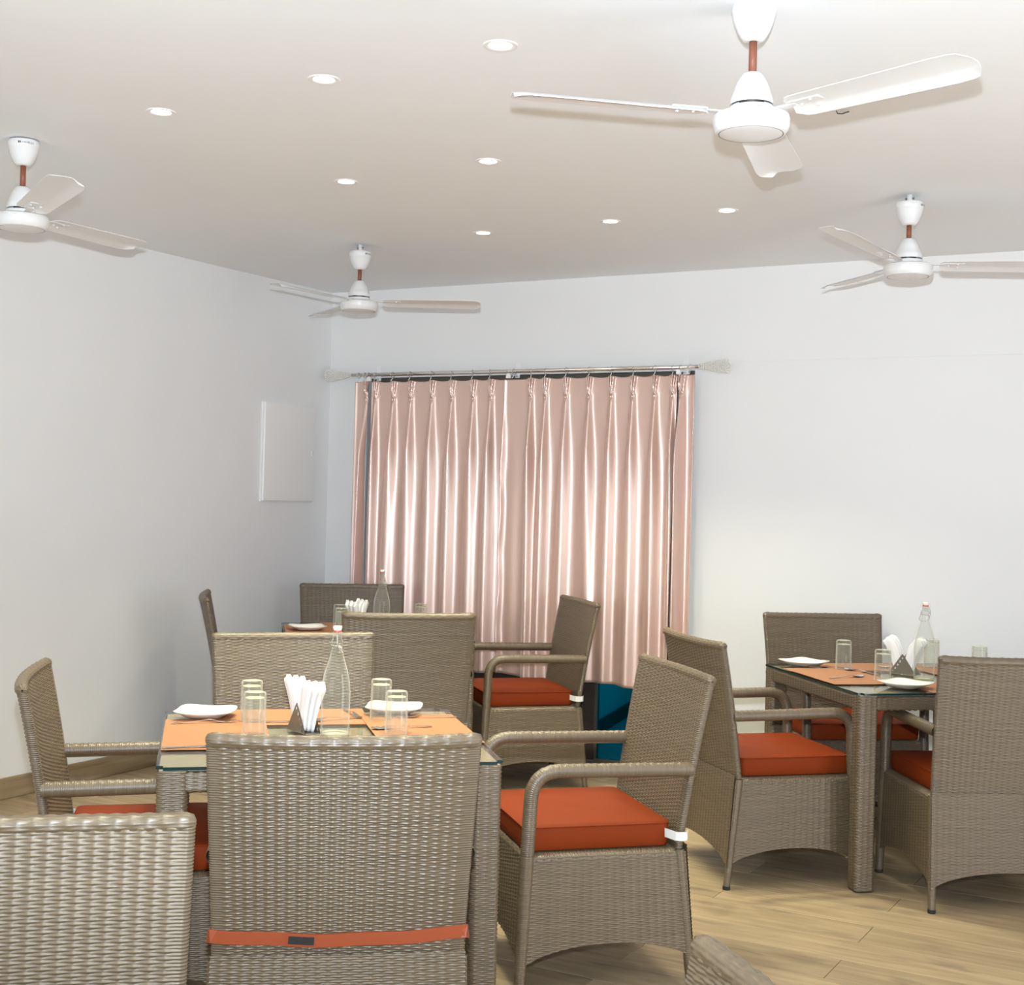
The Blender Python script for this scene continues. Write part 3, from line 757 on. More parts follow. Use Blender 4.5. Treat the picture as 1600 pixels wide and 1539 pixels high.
for key, x, y_, a, st, lab, cl in CHAIRS:
    rz = math.radians(a - 90)
    if not used[0]:
        o = CHAIR0; used[0] = True; o.location = (x, y_, 0); o.rotation_euler = (0, 0, rz); tag(o, lab, 'chair', GRP)
    else:
        dup(CHAIR0, (x, y_, 0), rz, lab, 'chair', GRP)
    if cl:
        f = Vector((math.cos(math.radians(a)), math.sin(math.radians(a)), 0))
        cushion((x + f.x * 0.010, y_ + f.y * 0.010, 0.4165), rz, cl, k, st)
    k += 1

# ------------------------------------------------------------------ tables
TS, TH = 0.4478, 0.749
def table_master():
    R = empty('dining_table', (0, 0, 0)); W_ = M['wicker']
    h = 0.0375; zt = TH - 0.012
    def loop_square(hw, hh, r, nside):
        """rounded-rectangle loop; returns points and arclength"""
        pts = []
        for cx_, cy_, a0 in ((hw - r, hh - r, 0), (-hw + r, hh - r, PI / 2), (-hw + r, -hh + r, PI), (hw - r, -hh + r, 1.5 * PI)):
            for t in np.linspace(0, PI / 2, 5): pts.append((cx_ + r * math.cos(a0 + t), cy_ + r * math.sin(a0 + t), 0))
        pts.append(pts[0]); pts = np.array(pts); d = np.r_[0, np.cumsum(np.linalg.norm(np.diff(pts, axis=0), axis=1))]
        t = (np.linspace(0, d[-1], nside + 1)[:-1] if nside != 48 else (ucols(12, True) / 12 * d[-1]) % d[-1])
        return np.stack([np.interp(t, d, pts[:, k_]) for k_ in (0, 1)], -1)
    L = loop_square(h, h, 0.012, 12 * 4)
    rows = 2 * int((zt) / PITCHV / 2); rv = np.arange(rows * 4 + 1) / 4.0
    def pos(ci, t):
        ci = ci.astype(int); q = L[ci]
        z = 0.006 + (zt - 0.006) * t
        return np.stack(np.broadcast_arrays(q[..., 0], q[..., 1], z), -1)
    ci = np.arange(48).astype(float)
    lme = woven('leg', pos, ci, rv / rows, ucols(12, True), rv, np.ones(48), W_, closed_u=True)
    cme = box_mesh('foot_cap', (-h + .004, -h + .004, 0), (h - .004, h - .004, 0.010), M['cap'], 0.002, 1)
    pos_ = TS - h - 0.004
    for sx in (-1, 1):
        for sy in (-1, 1):
            lg = obj('leg', lme, R, (sx * pos_, sy * pos_, 0)); obj('foot_cap', cme, lg, (0, 0, 0))
    # aprons: woven square tubes between the legs
    La = 2 * (pos_ - h) + 0.01; nst = 2 * int(La / PITCHU / 2); Lp = loop_square(0.019, 0.0255, 0.008, 34 * 3)
    cu = ucols(nst) / nst
    def pos4(u, ci):
        ci = ci.astype(int); q = Lp[ci]; return np.stack(np.broadcast_arrays((u - 0.5) * La, q[..., 0], q[..., 1]), -1)
    ame = woven('apron', pos4, cu, np.arange(102).astype(float), cu * nst, np.arange(102) / 3.0, np.ones(len(cu)), W_, closed_v=True, flip=False)
    for k_, (x, y_, rz) in enumerate(((0, -1, 0), (1, 0, PI / 2), (0, 1, PI), (-1, 0, -PI / 2))):
        obj('apron', ame, R, (x * (TS - 0.024), y_ * (TS - 0.024), zt - 0.0285), (0, 0, rz))
    e = TS - 0.008
    obj('top_board', box_mesh('top_board', (-e, -e, zt + 0.0002), (e, e, zt + 0.0022), M['board']), R)
    bm = bmesh.new(); bm_box(bm, (-TS, -TS, TH - 0.0085), (TS, TS, TH), 0.0)
    bmesh.ops.bevel(bm, geom=[e_ for e_ in bm.edges if abs(e_.verts[0].co.z - e_.verts[1].co.z) > 1e-4], offset=0.018, segments=4, affect='EDGES')
    bmesh.ops.recalc_face_normals(bm, faces=bm.faces)
    for f in bm.faces: f.material_index = 0 if abs(f.normal.z) > 0.7 else 1
    obj('glass_top', bm_mesh('glass_top', bm, [M['glass_top'], M['glass_edge']]), R)
    return R
TABLES = {
 't1': (2.6633, -3.5486, 41.92, 'square wicker dining table in front, bright orange placemats under the flash'),
 't2': (3.7636, -1.0103, 42.0, 'square wicker dining table on the right, brown placemats and reflecting glass top'),
 't3': (1.100, -1.045, 40.6, 'square wicker dining table in the back corner, mostly hidden behind chairs'),
}
TM = table_master(); first = True
for kx, (x, y_, a, lab) in TABLES.items():
    if first:
        TM.location = (x, y_, 0); TM.rotation_euler = (0, 0, math.radians(a)); tag(TM, lab, 'table', 'wicker dining tables'); first = False
    else: dup(TM, (x, y_, 0), math.radians(a), lab, 'table', 'wicker dining tables')
def tw_(t, x, y_, z=0.0):
    X, Y, a, _ = TABLES[t]; a = math.radians(a)
    return (X + x * math.cos(a) - y_ * math.sin(a), Y + x * math.sin(a) + y_ * math.cos(a), TH + z)
def ta_(t, deg): return math.radians(TABLES[t][2] + deg)

# ------------------------------------------------------------------ table ware
def placemat(t, x, y_, deg, lab, z=0.0003, sx=0.245, sy=0.147):
    n = 14
    X, Y = np.meshgrid(np.linspace(-sx, sx, n), np.linspace(-sy, sy, n), indexing='ij')
    Z = 0.0006 * (1 + np.sin(X * 21 + x * 9) * np.sin(Y * 30 + 1))
    top = np.stack([X, Y, Z + 0.0012], -1).reshape(-1, 3); bot = np.stack([X, Y, Z * 0.5], -1).reshape(-1, 3)
    i, j = np.meshgrid(np.arange(n - 1), np.arange(n - 1), indexing='ij'); q = (i * n + j).ravel(); nn = n * n
    F = [np.stack([q, q + n, q + n + 1, q + 1], -1), np.stack([q + nn, q + 1 + nn, q + n + 1 + nn, q + n + nn], -1)]
    ring = np.array([i_ * n for i_ in range(n)] + [(n - 1) * n + j_ for j_ in range(1, n)] + [i_ * n + n - 1 for i_ in range(n - 2, -1, -1)] + [j_ for j_ in range(n - 2, 0, -1)])
    F.append(np.stack([ring, ring + nn, np.roll(ring, -1) + nn, np.roll(ring, -1)], -1))
    o = obj('placemat', mesh_np('placemat', np.vstack([top, bot]), np.vstack(F), M['mat'], smooth=False))
    o.location = tw_(t, x, y_, z); o.rotation_euler = (0, 0, ta_(t, deg))
    return tag(o, lab, 'placemat', 'woven orange placemats')
placemat('t1', -0.295, 0.015, 90, 'orange placemat at the left side of the front table, plate lying on it', 0.0022)
placemat('t1', -0.075, 0.296, 0, 'orange placemat at the far side of the front table, behind the bottle')
placemat('t1', 0.298, 0.055, 91, 'orange placemat at the right side of the front table', 0.0022)
placemat('t1', 0.02, -0.300, 0, 'orange placemat at the near side of the front table, behind the chair back')
placemat('t2', -0.295, 0.020, 90, 'brown-orange placemat at the left side of the right-hand table', 0.0022)
placemat('t2', 0.02, 0.298, 0, 'brown-orange placemat at the far side of the right-hand table')
placemat('t2', 0.300, 0.05, 90, 'brown-orange placemat at the right side of the right-hand table, behind the bottle', 0.0022)
placemat('t2', 0.10, -0.300, 0, 'brown-orange placemat at the near side of the right-hand table, beside the square plate')
placemat('t3', -0.297, 0.0, 90, 'brown-orange placemat at the left side of the back table', 0.0022)
placemat('t3', 0.0, 0.297, 0, 'brown-orange placemat at the far side of the back table')
placemat('t3', 0.297, 0.0, 90, 'brown-orange placemat at the right side of the back table', 0.0022)

def plate_mesh():
    n = 40; hs = 0.088
    rings = [(0.0, 0.0035), (0.35, 0.0035), (0.55, 0.004), (0.72, 0.008), (0.86, 0.015), (1.0, 0.021), (1.012, 0.0205), (1.0, 0.0185), (0.84, 0.011), (0.68, 0.0045), (0.56, 0.0), (0.5, 0.0015), (0.0, 0.0015)]
    a = np.linspace(0, 2 * PI, n, endpoint=False)
    # rounded square with slightly bowed sides
    p = 5.0
    sq = (np.abs(np.cos(a)) ** p + np.abs(np.sin(a)) ** p) ** (-1 / p)
    V = []
    for s, z in rings:
        e = min(1, s); rr = hs * s * (1 + (sq - 1) * e ** 0.5)
        corner = (sq - 1) / 0.32
        V.append(np.stack([rr * np.cos(a), rr * np.sin(a), z + 0.005 * corner * (s > .8)], -1))
    V = np.array(V).reshape(-1, 3); k_ = len(rings)
    i = np.arange(k_ - 1)[:, None]; j = np.arange(n)[None]; j2 = (j + 1) % n
    F = np.stack([i * n + j, i * n + j2, (i + 1) * n + j2, (i + 1) * n + j], -1).reshape(-1, 4)
    me = mesh_np('plate', V, F, M['ceramic'])
    bm = bmesh.new(); bm.from_mesh(me); bmesh.ops.remove_doubles(bm, verts=bm.verts, dist=1e-6); bmesh.ops.recalc_face_normals(bm, faces=bm.faces); bm.to_mesh(me); bm.free()
    me.polygons.foreach_set('use_smooth', [True] * len(me.polygons)); return me
PLATE = plate_mesh()
def place(name, me, t, x, y_, z, deg, lab, cat, grp):
    o = obj(name, me); o.location = tw_(t, x, y_, z); o.rotation_euler = (0, 0, ta_(t, deg)); return tag(o, lab, cat, grp)
PG = 'square white plates'
place('plate', PLATE, 't1', -0.325, 0.300, 0.0046, -12, 'square white plate at the far left corner of the front table', 'plate', PG)
place('plate', PLATE, 't1', 0.262, 0.345, 0.0046, -14, 'square white plate on the front table, partly behind two glasses', 'plate', PG)
place('plate', PLATE, 't2', -0.305, 0.350, 0.0046, 24, 'square white plate at the far left corner of the right-hand table', 'plate', PG)
place('plate', PLATE, 't2', -0.185, -0.310, 0.0026, 28, 'square white plate at the near corner of the right-hand table, over bare glass', 'plate', PG)
place('plate', PLATE, 't3', -0.330, 0.02, 0.0046, 10, 'off-white square plate on the back table, just above the tan chair', 'plate', PG)

# tumblers standing upside down: thick base on top
def tumbler_master():
    R = empty('tumbler', (0, 0, 0)); h = 0.122
    wall = lathe('wall', [(0.0335, 0.0), (0.0335, 0.003), (0.0318, h - 0.012), (0.0312, h - 0.004), (0.029, h)], M['tumbler'], 32)
    inner = lathe('inner_wall', [(0.0308, 0.0), (0.0290, h - 0.022), (0.025, h - 0.017), (0.0, h - 0.016)], M['tumbler'], 32)
    obj('wall', wall, R); obj('inner_wall', inner, R)
    obj('rim', tube('rim', [(0.0322 * math.cos(t), 0.0322 * math.sin(t), 0.0016) for t in np.linspace(0, 2 * PI, 33)], 0.0014, M['tumbler'], 6, caps=False), R)
    b = obj('thick_base', lathe('thick_base', [(0.0, h - 0.0155), (0.0285, h - 0.0155), (0.0300, h - 0.010), (0.0290, h - 0.001), (0.027, h + 0.0006), (0.0, h - 0.001)], M['glass_base'], 32), R)
    return R
TUM = tumbler_master(); tf = True
TG = 'glass tumblers turned upside down'
for t, x, y_, z, lab in (
    ('t1', -0.190, 0.215, .004, 'upturned tumbler on the left placemat of the front table, farther of the pair'),
    ('t1', -0.190, -0.020, .004, 'upturned tumbler on the left placemat of the front table, nearer of the pair'),
    ('t1', 0.205, 0.232, .004, 'upturned tumbler on the front table standing before the right-hand plate'),
    ('t1', 0.218, -0.020, .004, 'upturned tumbler on the right placemat of the front table, nearest the chair back'),
    ('t2', -0.178, 0.232, .004, 'upturned tumbler on the right-hand table beside the far left plate'),
    ('t2', -0.180, -0.115, .004, 'upturned tumbler on the right-hand table left of the napkin holder'),
    ('t2', 0.262, 0.275, .004, 'upturned tumbler on the right-hand table just right of the bottle'),
    ('t2', 0.330, 0.010, .004, 'upturned tumbler whose top shows above the chair back at the right edge'),
    ('t3', -0.165, 0.115, .002, 'upturned tumbler at the left of the back table'),
    ('t3', -0.170, -0.100, .002, 'upturned tumbler on the back table, half hidden behind the dark chair back'),
    ('t3', 0.265, 0.20, .004, 'upturned tumbler on the back table right of the bottle'),
):
    if tf: TUM.location = tw_(t, x, y_, z); tag(TUM, lab, 'glass', TG); tf = False
    else: dup(TUM, tw_(t, x, y_, z), random.uniform(0, 3), lab, 'glass', TG)

# swing-top bottles
def bottle_master():
    R = empty('swing_top_bottle', (0, 0, 0))
    prof = [(0.0, 0.004), (0.030, 0.002), (0.0375, 0.0), (0.0405, 0.006), (0.0415, 0.02), (0.0415, 0.125), (0.0400, 0.150), (0.0355, 0.175), (0.0285, 0.200), (0.0215, 0.222), (0.0165, 0.240), (0.0140, 0.256), (0.0132, 0.266), (0.0160, 0.268), (0.0162, 0.273), (0.0135, 0.276), (0.0128, 0.288), (0.0138, 0.291), (0.0138, 0.297), (0.0100, 0.298)]
    obj('bottle_body', lathe('bottle_body', prof, M['bottle'], 40, sharp=1.2), R)
    obj('bottle_base', lathe('bottle_base', [(0.0, 0.003), (0.036, 0.002), (0.039, 0.006), (0.036, 0.0085), (0.0, 0.0125)], M['glass_base'], 40), R)
    g = obj('gasket', lathe('gasket', [(0.0, 0.2975), (0.0125, 0.2975), (0.0132, 0.300), (0.0125, 0.3025), (0.0, 0.3025)], M['gasket'], 20), R)
    obj('stopper', lathe('stopper', [(0.0, 0.3025), (0.0105, 0.3025), (0.0125, 0.305), (0.0135, 0.312), (0.0125, 0.3155), (0.0, 0.316)], M['ceramic'], 20), R)
    pts = [(0.0005, -0.0145, 0.309), (0.0, -0.0185, 0.307), (0.0, -0.0185, 0.285), (0.0, -0.0200, 0.266), (0.004, -0.0205, 0.258)]
    wire = obj('wire_bail', tube('wire_bail', pts, 0.0011, M['steel'], 6), R)
    obj('wire_bail', tube('wire_bail', [(x, -y_, z) for x, y_, z in pts], 0.0011, M['steel'], 6), R)
    obj('wire_collar', tube('wire_collar', [(0.0168 * math.cos(t), 0.0168 * math.sin(t), 0.262 + 0.003 * math.sin(t)) for t in np.linspace(0, 2 * PI, 25)], 0.0011, M['steel'], 6, caps=False), R)
    obj('wire_lever', tube('wire_lever', [(0.0, 0.020, 0.266), (0.014, 0.0215, 0.243), (0.018, 0.012, 0.236), (0.018, -0.012, 0.236), (0.014, -0.0215, 0.243), (0.0, -0.020, 0.266)], 0.0011, M['steel'], 6), R)
    return R
BOT = bottle_master()
BOT.location = tw_('t1', 0.040, -0.020, 0.0003); BOT.rotation_euler = (0, 0, 0.6)
tag(BOT, 'clear swing-top glass bottle with white stopper on the front table', 'bottle', 'swing-top glass bottles')
dup(BOT, tw_('t2', 0.035, -0.060, 0.0003), 2.2, 'clear swing-top glass bottle on the right-hand table against the white wall', 'bottle', 'swing-top glass bottles')
dup(BOT, tw_('t3', 0.035, -0.020, 0.0003), 1.2, 'swing-top glass bottle on the back table before the curtain', 'bottle', 'swing-top glass bottles')

# napkin holder: two perforated triangular plates on a base; napkins are things of their own
def holder_master():
    R = empty('napkin_holder', (0, 0, 0))
    for s in (-1, 1):
        w, h = 0.062, 0.088; y0 = s * 0.024; t = 0.0012
        holes = []
        for k_ in range(5):
            f = (k_ + 1) / 6.0
            holes.append((-w + w * f + 0.011, h * f - 0.004))
        # plate as grid with square holes along the sloping edge
        V = []; F = []
        n = 34; dz = h / n
        vid = {}
        def vert(x, z, q):
            key = (round(x, 5), round(z, 5), q)
            if key not in vid: vid[key] = len(V); V.append((x, y0 + (t if q else -t) / 2 * 1.0, z))
            return vid[key]
        for r_ in range(n):
            z0, z1 = r_ * dz, (r_ + 1) * dz
            nx = 30
            for c_ in range(nx):
                a0 = -1 + 2 * c_ / nx; a1 = -1 + 2 * (c_ + 1) / nx
                xm = (a0 + a1) / 2 * w * (1 - (z0 + z1) / 2 / h); zm = (z0 + z1) / 2
                if any(abs(xm - hx) < 0.0032 and abs(zm - hz) < 0.0042 for hx, hz in holes): continue
                pass
                w0, w1 = w * (1 - z0 / h), w * (1 - z1 / h)
                for q in (0, 1):
                    f_ = [vert(a0 * w0, z0, q), vert(a1 * w0, z0, q), vert(a1 * w1, z1, q), vert(a0 * w1, z1, q)]
                    F.append(f_ if q == 0 else f_[::-1])
        me = mesh_np('side_plate', V, F, M['dark_steel'], smooth=False)
        obj('side_plate', me, R)
    obj('base', box_mesh('base', (-0.062, -0.025, 0.0), (0.062, 0.025, 0.002), M['dark_steel'], 0.0006, 1), R)
    return R
def napkin_mesh(seed, lean):
    """a folded paper napkin: three soft vertical folds tapering to the foot"""
    r = np.random.default_rng(seed); n = 40; k_ = 16; h = 0.152
    a = np.linspace(0, 2 * PI, n, endpoint=False); V = []
    ph = r.uniform(0, 2)
    for i in range(k_ + 1):
        t = i / k_; z = h * t
        wx = 0.015 + 0.012 * t ** 0.8; wy = (0.0055 + 0.0035 * t) * (1 - 0.5 * max(0, (t - 0.85) / 0.15) ** 2)
        ca, sa = np.cos(a), np.sin(a)
        x = wx * np.sign(ca) * np.abs(ca) ** 0.8
        fold = 1 + 0.12 * np.cos(x / wx * 2 * PI)
        y_ = wy * np.sign(sa) * np.abs(sa) ** 0.7 * fold
        top = 0.0
        zz = z + (0.003 * np.cos(x / wx * 2 * PI + ph) - 0.020 * (x / wx) ** 2) * t ** 3
        V.append(np.stack([x + lean * t * t * 0.03, y_, zz], -1))
    V = np.array(V).reshape(-1, 3); i = np.arange(k_)[:, None]; j = np.arange(n)[None]; j2 = (j + 1) % n
    F = np.stack([i * n + j, i * n + j2, (i + 1) * n + j2, (i + 1) * n + j], -1).reshape(-1, 4)
    V = np.vstack([V, [[0, 0, 0], [lean * 0.03, 0, h + .001]]]); jj = np.arange(0, n, 2)
    F = np.vstack([F, np.stack([np.full(len(jj), len(V) - 2), (jj + 2) % n, jj + 1, jj], -1),
                   np.stack([np.full(len(jj), len(V) - 1), k_ * n + jj, k_ * n + jj + 1, k_ * n + (jj + 2) % n], -1)])
    return mesh_np('paper_napkin', V, F, M['napkin'])
HOLD = holder_master()
hs_ = [('t1', -0.045, 0.045, 112, 'triangular steel napkin holder on the front table, seen nearly edge-on'),
       ('t2', 0.030, 0.090, -52, 'triangular steel napkin holder with square holes on the right-hand table'),
       ('t3', -0.085, 0.035, 60, 'napkin holder on the back table, left of the bottle')]
for q, (t, x, y_, a, lab) in enumerate(hs_):
    if q == 0: HOLD.location = tw_(t, x, y_, 0.0003); HOLD.rotation_euler = (0, 0, ta_(t, a)); tag(HOLD, lab, 'napkin holder', 'steel napkin holders'); H_ = HOLD
    else: H_ = dup(HOLD, tw_(t, x, y_, 0.0003), ta_(t, a), lab, 'napkin holder', 'steel napkin holders')
    for s in (-1, 1):
        for g in range(3):
            nm = obj('paper_napkin', napkin_mesh(q * 7 + s + g + 5, s))
            a_ = ta_(t, a); lx = s * 0.020; ly = -0.0135 + g * 0.0135
            p = tw_(t, x, y_, 0.004)
            nm.location = (p[0] + lx * math.cos(a_) - ly * math.sin(a_), p[1] + lx * math.sin(a_) + ly * math.cos(a_), p[2] + 0.003 * g)
            nm.rotation_euler = (-0.06 * (g - 1), s * 0.10, a_)
            which = {'t1': 'front table', 't2': 'right-hand table', 't3': 'back table'}[t]
            side = ('farther' if s > 0 else 'nearer') if t == 't1' else ('right' if (s > 0) else 'left')
            fl2 = ('first', 'middle', 'last')[g]
            tag(nm, 'folded white napkin on the %s, %s side of the holder, %s of three' % (which, side, fl2), 'napkin', 'folded white paper napkins')

# cutlery
def cutlery(kind):
    L = 0.19; n = 30; s = np.linspace(0, 1, n)
    if kind == 'spoon':
        w = np.interp(s, [0, .06, .3, .62, .70, .78, .88, .96, 1], [.0055, .006, .0035, .0028, .008, .0165, .0190, .0125, .002]); z = np.interp(s, [0, .35, .6, .7, .85, 1], [.0015, .004, .009, .006, .0015, .006])
        dish = np.interp(s, [0, .66, .85, 1], [0, 0, .006, 0])
    elif kind == 'fork':
        w = np.interp(s, [0, .06, .3, .62, .70, .80, 1], [.0055, .006, .0035, .0028, .008, .0115, .0110]); z = np.interp(s, [0, .35, .6, .72, .85, 1], [.0015, .004, .010, .004, .0015, .006])
        dish = 0 * s
    else:
        w = np.interp(s, [0, .05, .35, .5, .56, .9, 1], [.005, .0065, .0045, .005, .008, .0085, .002]); z = 0.0022 + 0 * s; dish = 0 * s
    bm = bmesh.new()
    def strip(x0f, x1f, i0, i1):
        prev = None; vsall = []
        for i in range(i0, i1):
            ring = []
            for fx, dz_ in ((x0f, 0), (0.5 * (x0f + x1f), -1), (x1f, 0)):
                ring.append((s[i] * L - L / 2, fx * w[i], z[i] + dish[i] * (-0.8 if dz_ else 0.2) + 0.0016))
            for fx, dz_ in ((x1f, 0), (0.5 * (x0f + x1f), -1), (x0f, 0)):
                ring.append((s[i] * L - L / 2, fx * w[i], z[i] + dish[i] * (-0.8 if dz_ else 0.2)))
            vs = [bm.verts.new(q) for q in ring]
            if prev:
                for a in range(6): bm.faces.new((prev[a], prev[(a + 1) % 6], vs[(a + 1) % 6], vs[a]))
            else: bm.faces.new(vs[::-1])
            prev = vs
        bm.faces.new(prev)
    if kind == 'fork':
        strip(-1, 1, 0, 25)
        for k_ in range(4): strip(-1 + k_ * 0.55, -1 + k_ * 0.55 + 0.35, 24, 30)
    else: strip(-1, 1, 0, n)
    return bm_mesh(kind, bm, M['steel'], smooth=True, angle=0.8)
CUT = {k_: cutlery(k_) for k_ in ('spoon', 'fork', 'knife')}
for t, kind, x, y_, z, a, lab in (
    ('t1', 'fork', -0.330, 0.185, .0045, 5, 'steel fork lying in front of the left plate on the front table'),
    ('t1', 'knife', -0.345, -0.205, .0045, 8, 'bright steel knife across the near end of the left orange placemat'),
    ('t1', 'fork', 0.125, 0.330, .0025, -80, 'steel fork on the far placemat, tines showing beside the bottle'),
    ('t1', 'knife', -0.10, 0.195, .0025, 2, 'thin steel knife on the far orange placemat behind the napkins'),
    ('t1', 'spoon', 0.060, 0.225, .0025, 200, 'steel spoon seen through the bottle of the front table'),
    ('t1', 'fork', 0.350, 0.240, .0045, 178, 'steel fork behind the nearest tumbler on the right orange placemat'),
    ('t1', 'spoon', 0.245, 0.055, .0045, 190, 'steel spoon beside the nearest tumbler on the front table'),
    ('t2', 'fork', -0.225, 0.260, .0045, 170, 'steel fork beside the far left plate of the right-hand table'),
    ('t2', 'spoon', -0.150, 0.125, .0045, 108, 'steel spoon lying in the middle of the left brown placemat'),
    ('t2', 'spoon', -0.300, -0.040, .0045, 18, 'steel spoon with a bright bowl near the front edge of the left brown placemat'),
    ('t2', 'knife', -0.020, 0.165, .0025, 5, 'steel knife at the far brown placemat of the right-hand table'),
    ('t2', 'spoon', 0.100, 0.250, .0025, 150, 'steel spoon glinting left of the napkin holder on the right-hand table'),
    ('t2', 'fork', 0.010, -0.330, .0025, 75, 'steel fork right of the near plate on the right-hand table'),
    ('t2', 'fork', 0.355, 0.130, .0045, 80, 'steel fork tips showing left of the cropped chair back'),
    ('t3', 'fork', -0.165, 0.02, .0025, 60, 'dark fork beside the plate of the back table'),
):
    place(kind, CUT[kind], t, x, y_, z, a, lab, kind, 'steel cutlery on the tables')

# ------------------------------------------------------------------ curtains, rod, rings
ZT, ZP, ZB = 2.112, 2.013, 0.452
PLEATS = [[0.334, 0.350], [0.404, 0.533, 0.655, 0.801, 0.936, 1.079, 1.195], [1.458, 1.55, 1.677, 1.817, 1.95, 2.076, 2.203, 2.304], [2.348, 2.357]]
EDGES = [(0.253, 0.359), (0.371, 1.345), (1.285, 2.327), (2.337, 2.418)]
def sm(t): t = np.clip(t, 0, 1); return t * t * (3 - 2 * t)
def curtain(x0, x1, pl, yoff, seed):
    r = np.random.default_rng(seed)
    nx = int((x1 - x0) / 0.0024) + 2; zs = np.concatenate([np.linspace(ZT, ZP - 0.06, 26), np.linspace(ZP - 0.07, ZB, 90)])
    X = np.linspace(x0, x1, nx)[:, None] + 0 * zs[None]; Z = zs[None] + 0 * X
    d = np.clip(ZP - Z, 0, None); tt = np.clip((Z - ZP) / (ZT - ZP), 0, 1)
    Y = np.zeros_like(X) + 0.016
    sway = 0.010 * np.sin(2.1 * X + seed) * sm(d / 1.5)
    for i, xi in enumerate(pl):
        left = (xi - (pl[i - 1] if i else 2 * x0 - xi)) / 2; right = ((pl[i + 1] if i + 1 < len(pl) else 2 * x1 - xi) - xi) / 2
        drift = r.normal(0, 0.008) * sm(d / 1.5)
        dx = X - xi - drift
        gap = min(left, right)
        # upper fan folds
        wp = 0.0040 + 0.0100 * tt
        fan = np.exp(-(np.abs(dx) / (wp * 1.35)) ** 6) * (0.55 + 0.45 * np.cos(2 * PI * dx / np.maximum(wp, 1e-4)))
        Yup = 0.030 * fan
        # below the pinch: ridge that swells and opens downwards
        w0 = 0.0105 + min(0.034, 0.45 * gap) * sm(0.12 + d / 0.9) * (1 + 0.10 * r.normal())
        A = (0.020 + 0.030 * sm(d / 0.35)) * (1 + 0.12 * r.normal())
        rid = 0.6 * np.exp(-np.abs(dx / w0) ** 2.2) + 0.4 * np.exp(-np.abs(dx / (w0 * 1.5)) ** 2)
        skew = 1 + 0.25 * np.tanh(dx / 0.02)
        # a dimple under the stitch
        dim = 1 - 0.55 * np.exp(-((d - 0.012) / 0.012) ** 2) * np.exp(-(dx / 0.006) ** 2)
        Ydn = A * rid * dim
        Y -= np.where(Z > ZP, Yup + 0.018 * np.exp(-(dx / 0.02) ** 2) * (1 - tt) * 0.5, Ydn)
    # soft secondary folds in the wide flats
    Y += 0.003 * np.sin(X * 31 + seed * 2 + 1.5 * sm(d)) * sm(d / 0.9) + 0.002 * np.sin(X * 57 + seed) * sm(d / 0.5)
    # side hems fall slightly forward
    edge = np.minimum(X - x0, x1 - X)
    Y -= 0.008 * np.exp(-(edge / 0.012) ** 2)
    if seed == 3:   # crumpled leading edge in the middle
        Y -= 0.022 * np.exp(-((X - x0) / 0.022) ** 2) * sm(d / 0.4) * (1 + 0.14 * np.sin(Z * 11) + 0.08 * np.sin(Z * 31 + 1))
        X = X + 0.004 * np.exp(-((X - x0) / 0.03) ** 2) * np.sin(Z * 15) * sm(d / 0.6)
    # headings sag between hooks
    if len(pl) > 2:
        near = np.min(np.abs(X[..., None] - np.array(pl)), -1)
        Z = Z - 0.006 * sm(near / 0.06) * tt
    Z = Z + 0.012 * np.sin(X * 9 + seed) * sm((0.6 - Z) / 0.15) * (Z < 0.6)
    Y = Y + yoff - 0.096
    Y = np.minimum(Y, -0.012)
    nxx, nz = X.shape
    front = np.stack([X, Y, Z], -1).reshape(-1, 3); back = np.stack([X, Y + 0.0022, Z], -1).reshape(-1, 3)
    i, j = np.meshgrid(np.arange(nxx - 1), np.arange(nz - 1), indexing='ij'); q = (i * nz + j).ravel(); nn = nxx * nz
    F = [np.stack([q, q + 1, q + nz + 1, q + nz], -1), np.stack([q + nn, q + nz + nn, q + nz + 1 + nn, q + 1 + nn], -1)]
    e1 = np.arange(nz - 1)
    F.append(np.stack([e1, e1 + nn, e1 + 1 + nn, e1 + 1], -1)); o_ = (nxx - 1) * nz
    F.append(np.stack([e1 + o_, e1 + 1 + o_, e1 + 1 + nn + o_, e1 + nn + o_], -1))
    e2 = np.arange(nxx - 1) * nz
    F.append(np.stack([e2, e2 + nz, e2 + nz + nn, e2 + nn], -1)); e3 = e2 + nz - 1
    F.append(np.stack([e3, e3 + nn, e3 + nz + nn, e3 + nz], -1))
    return mesh_np('curtain', np.vstack([front, back]), np.vstack(F), M['curtain'])
CL = ['narrow pink curtain strip at the left end of the rod', 'wide pink satin curtain on the left half of the rod', 'wide pink satin curtain on the right half of the rod', 'narrow pink curtain strip at the right end of the rod']
for i in range(4):
    tag(obj('curtain', curtain(*EDGES[i], PLEATS[i], (0.0, 0.0, -0.012, 0.0)[i], i + 1)), CL[i], 'curtain', 'pleated pink curtains')

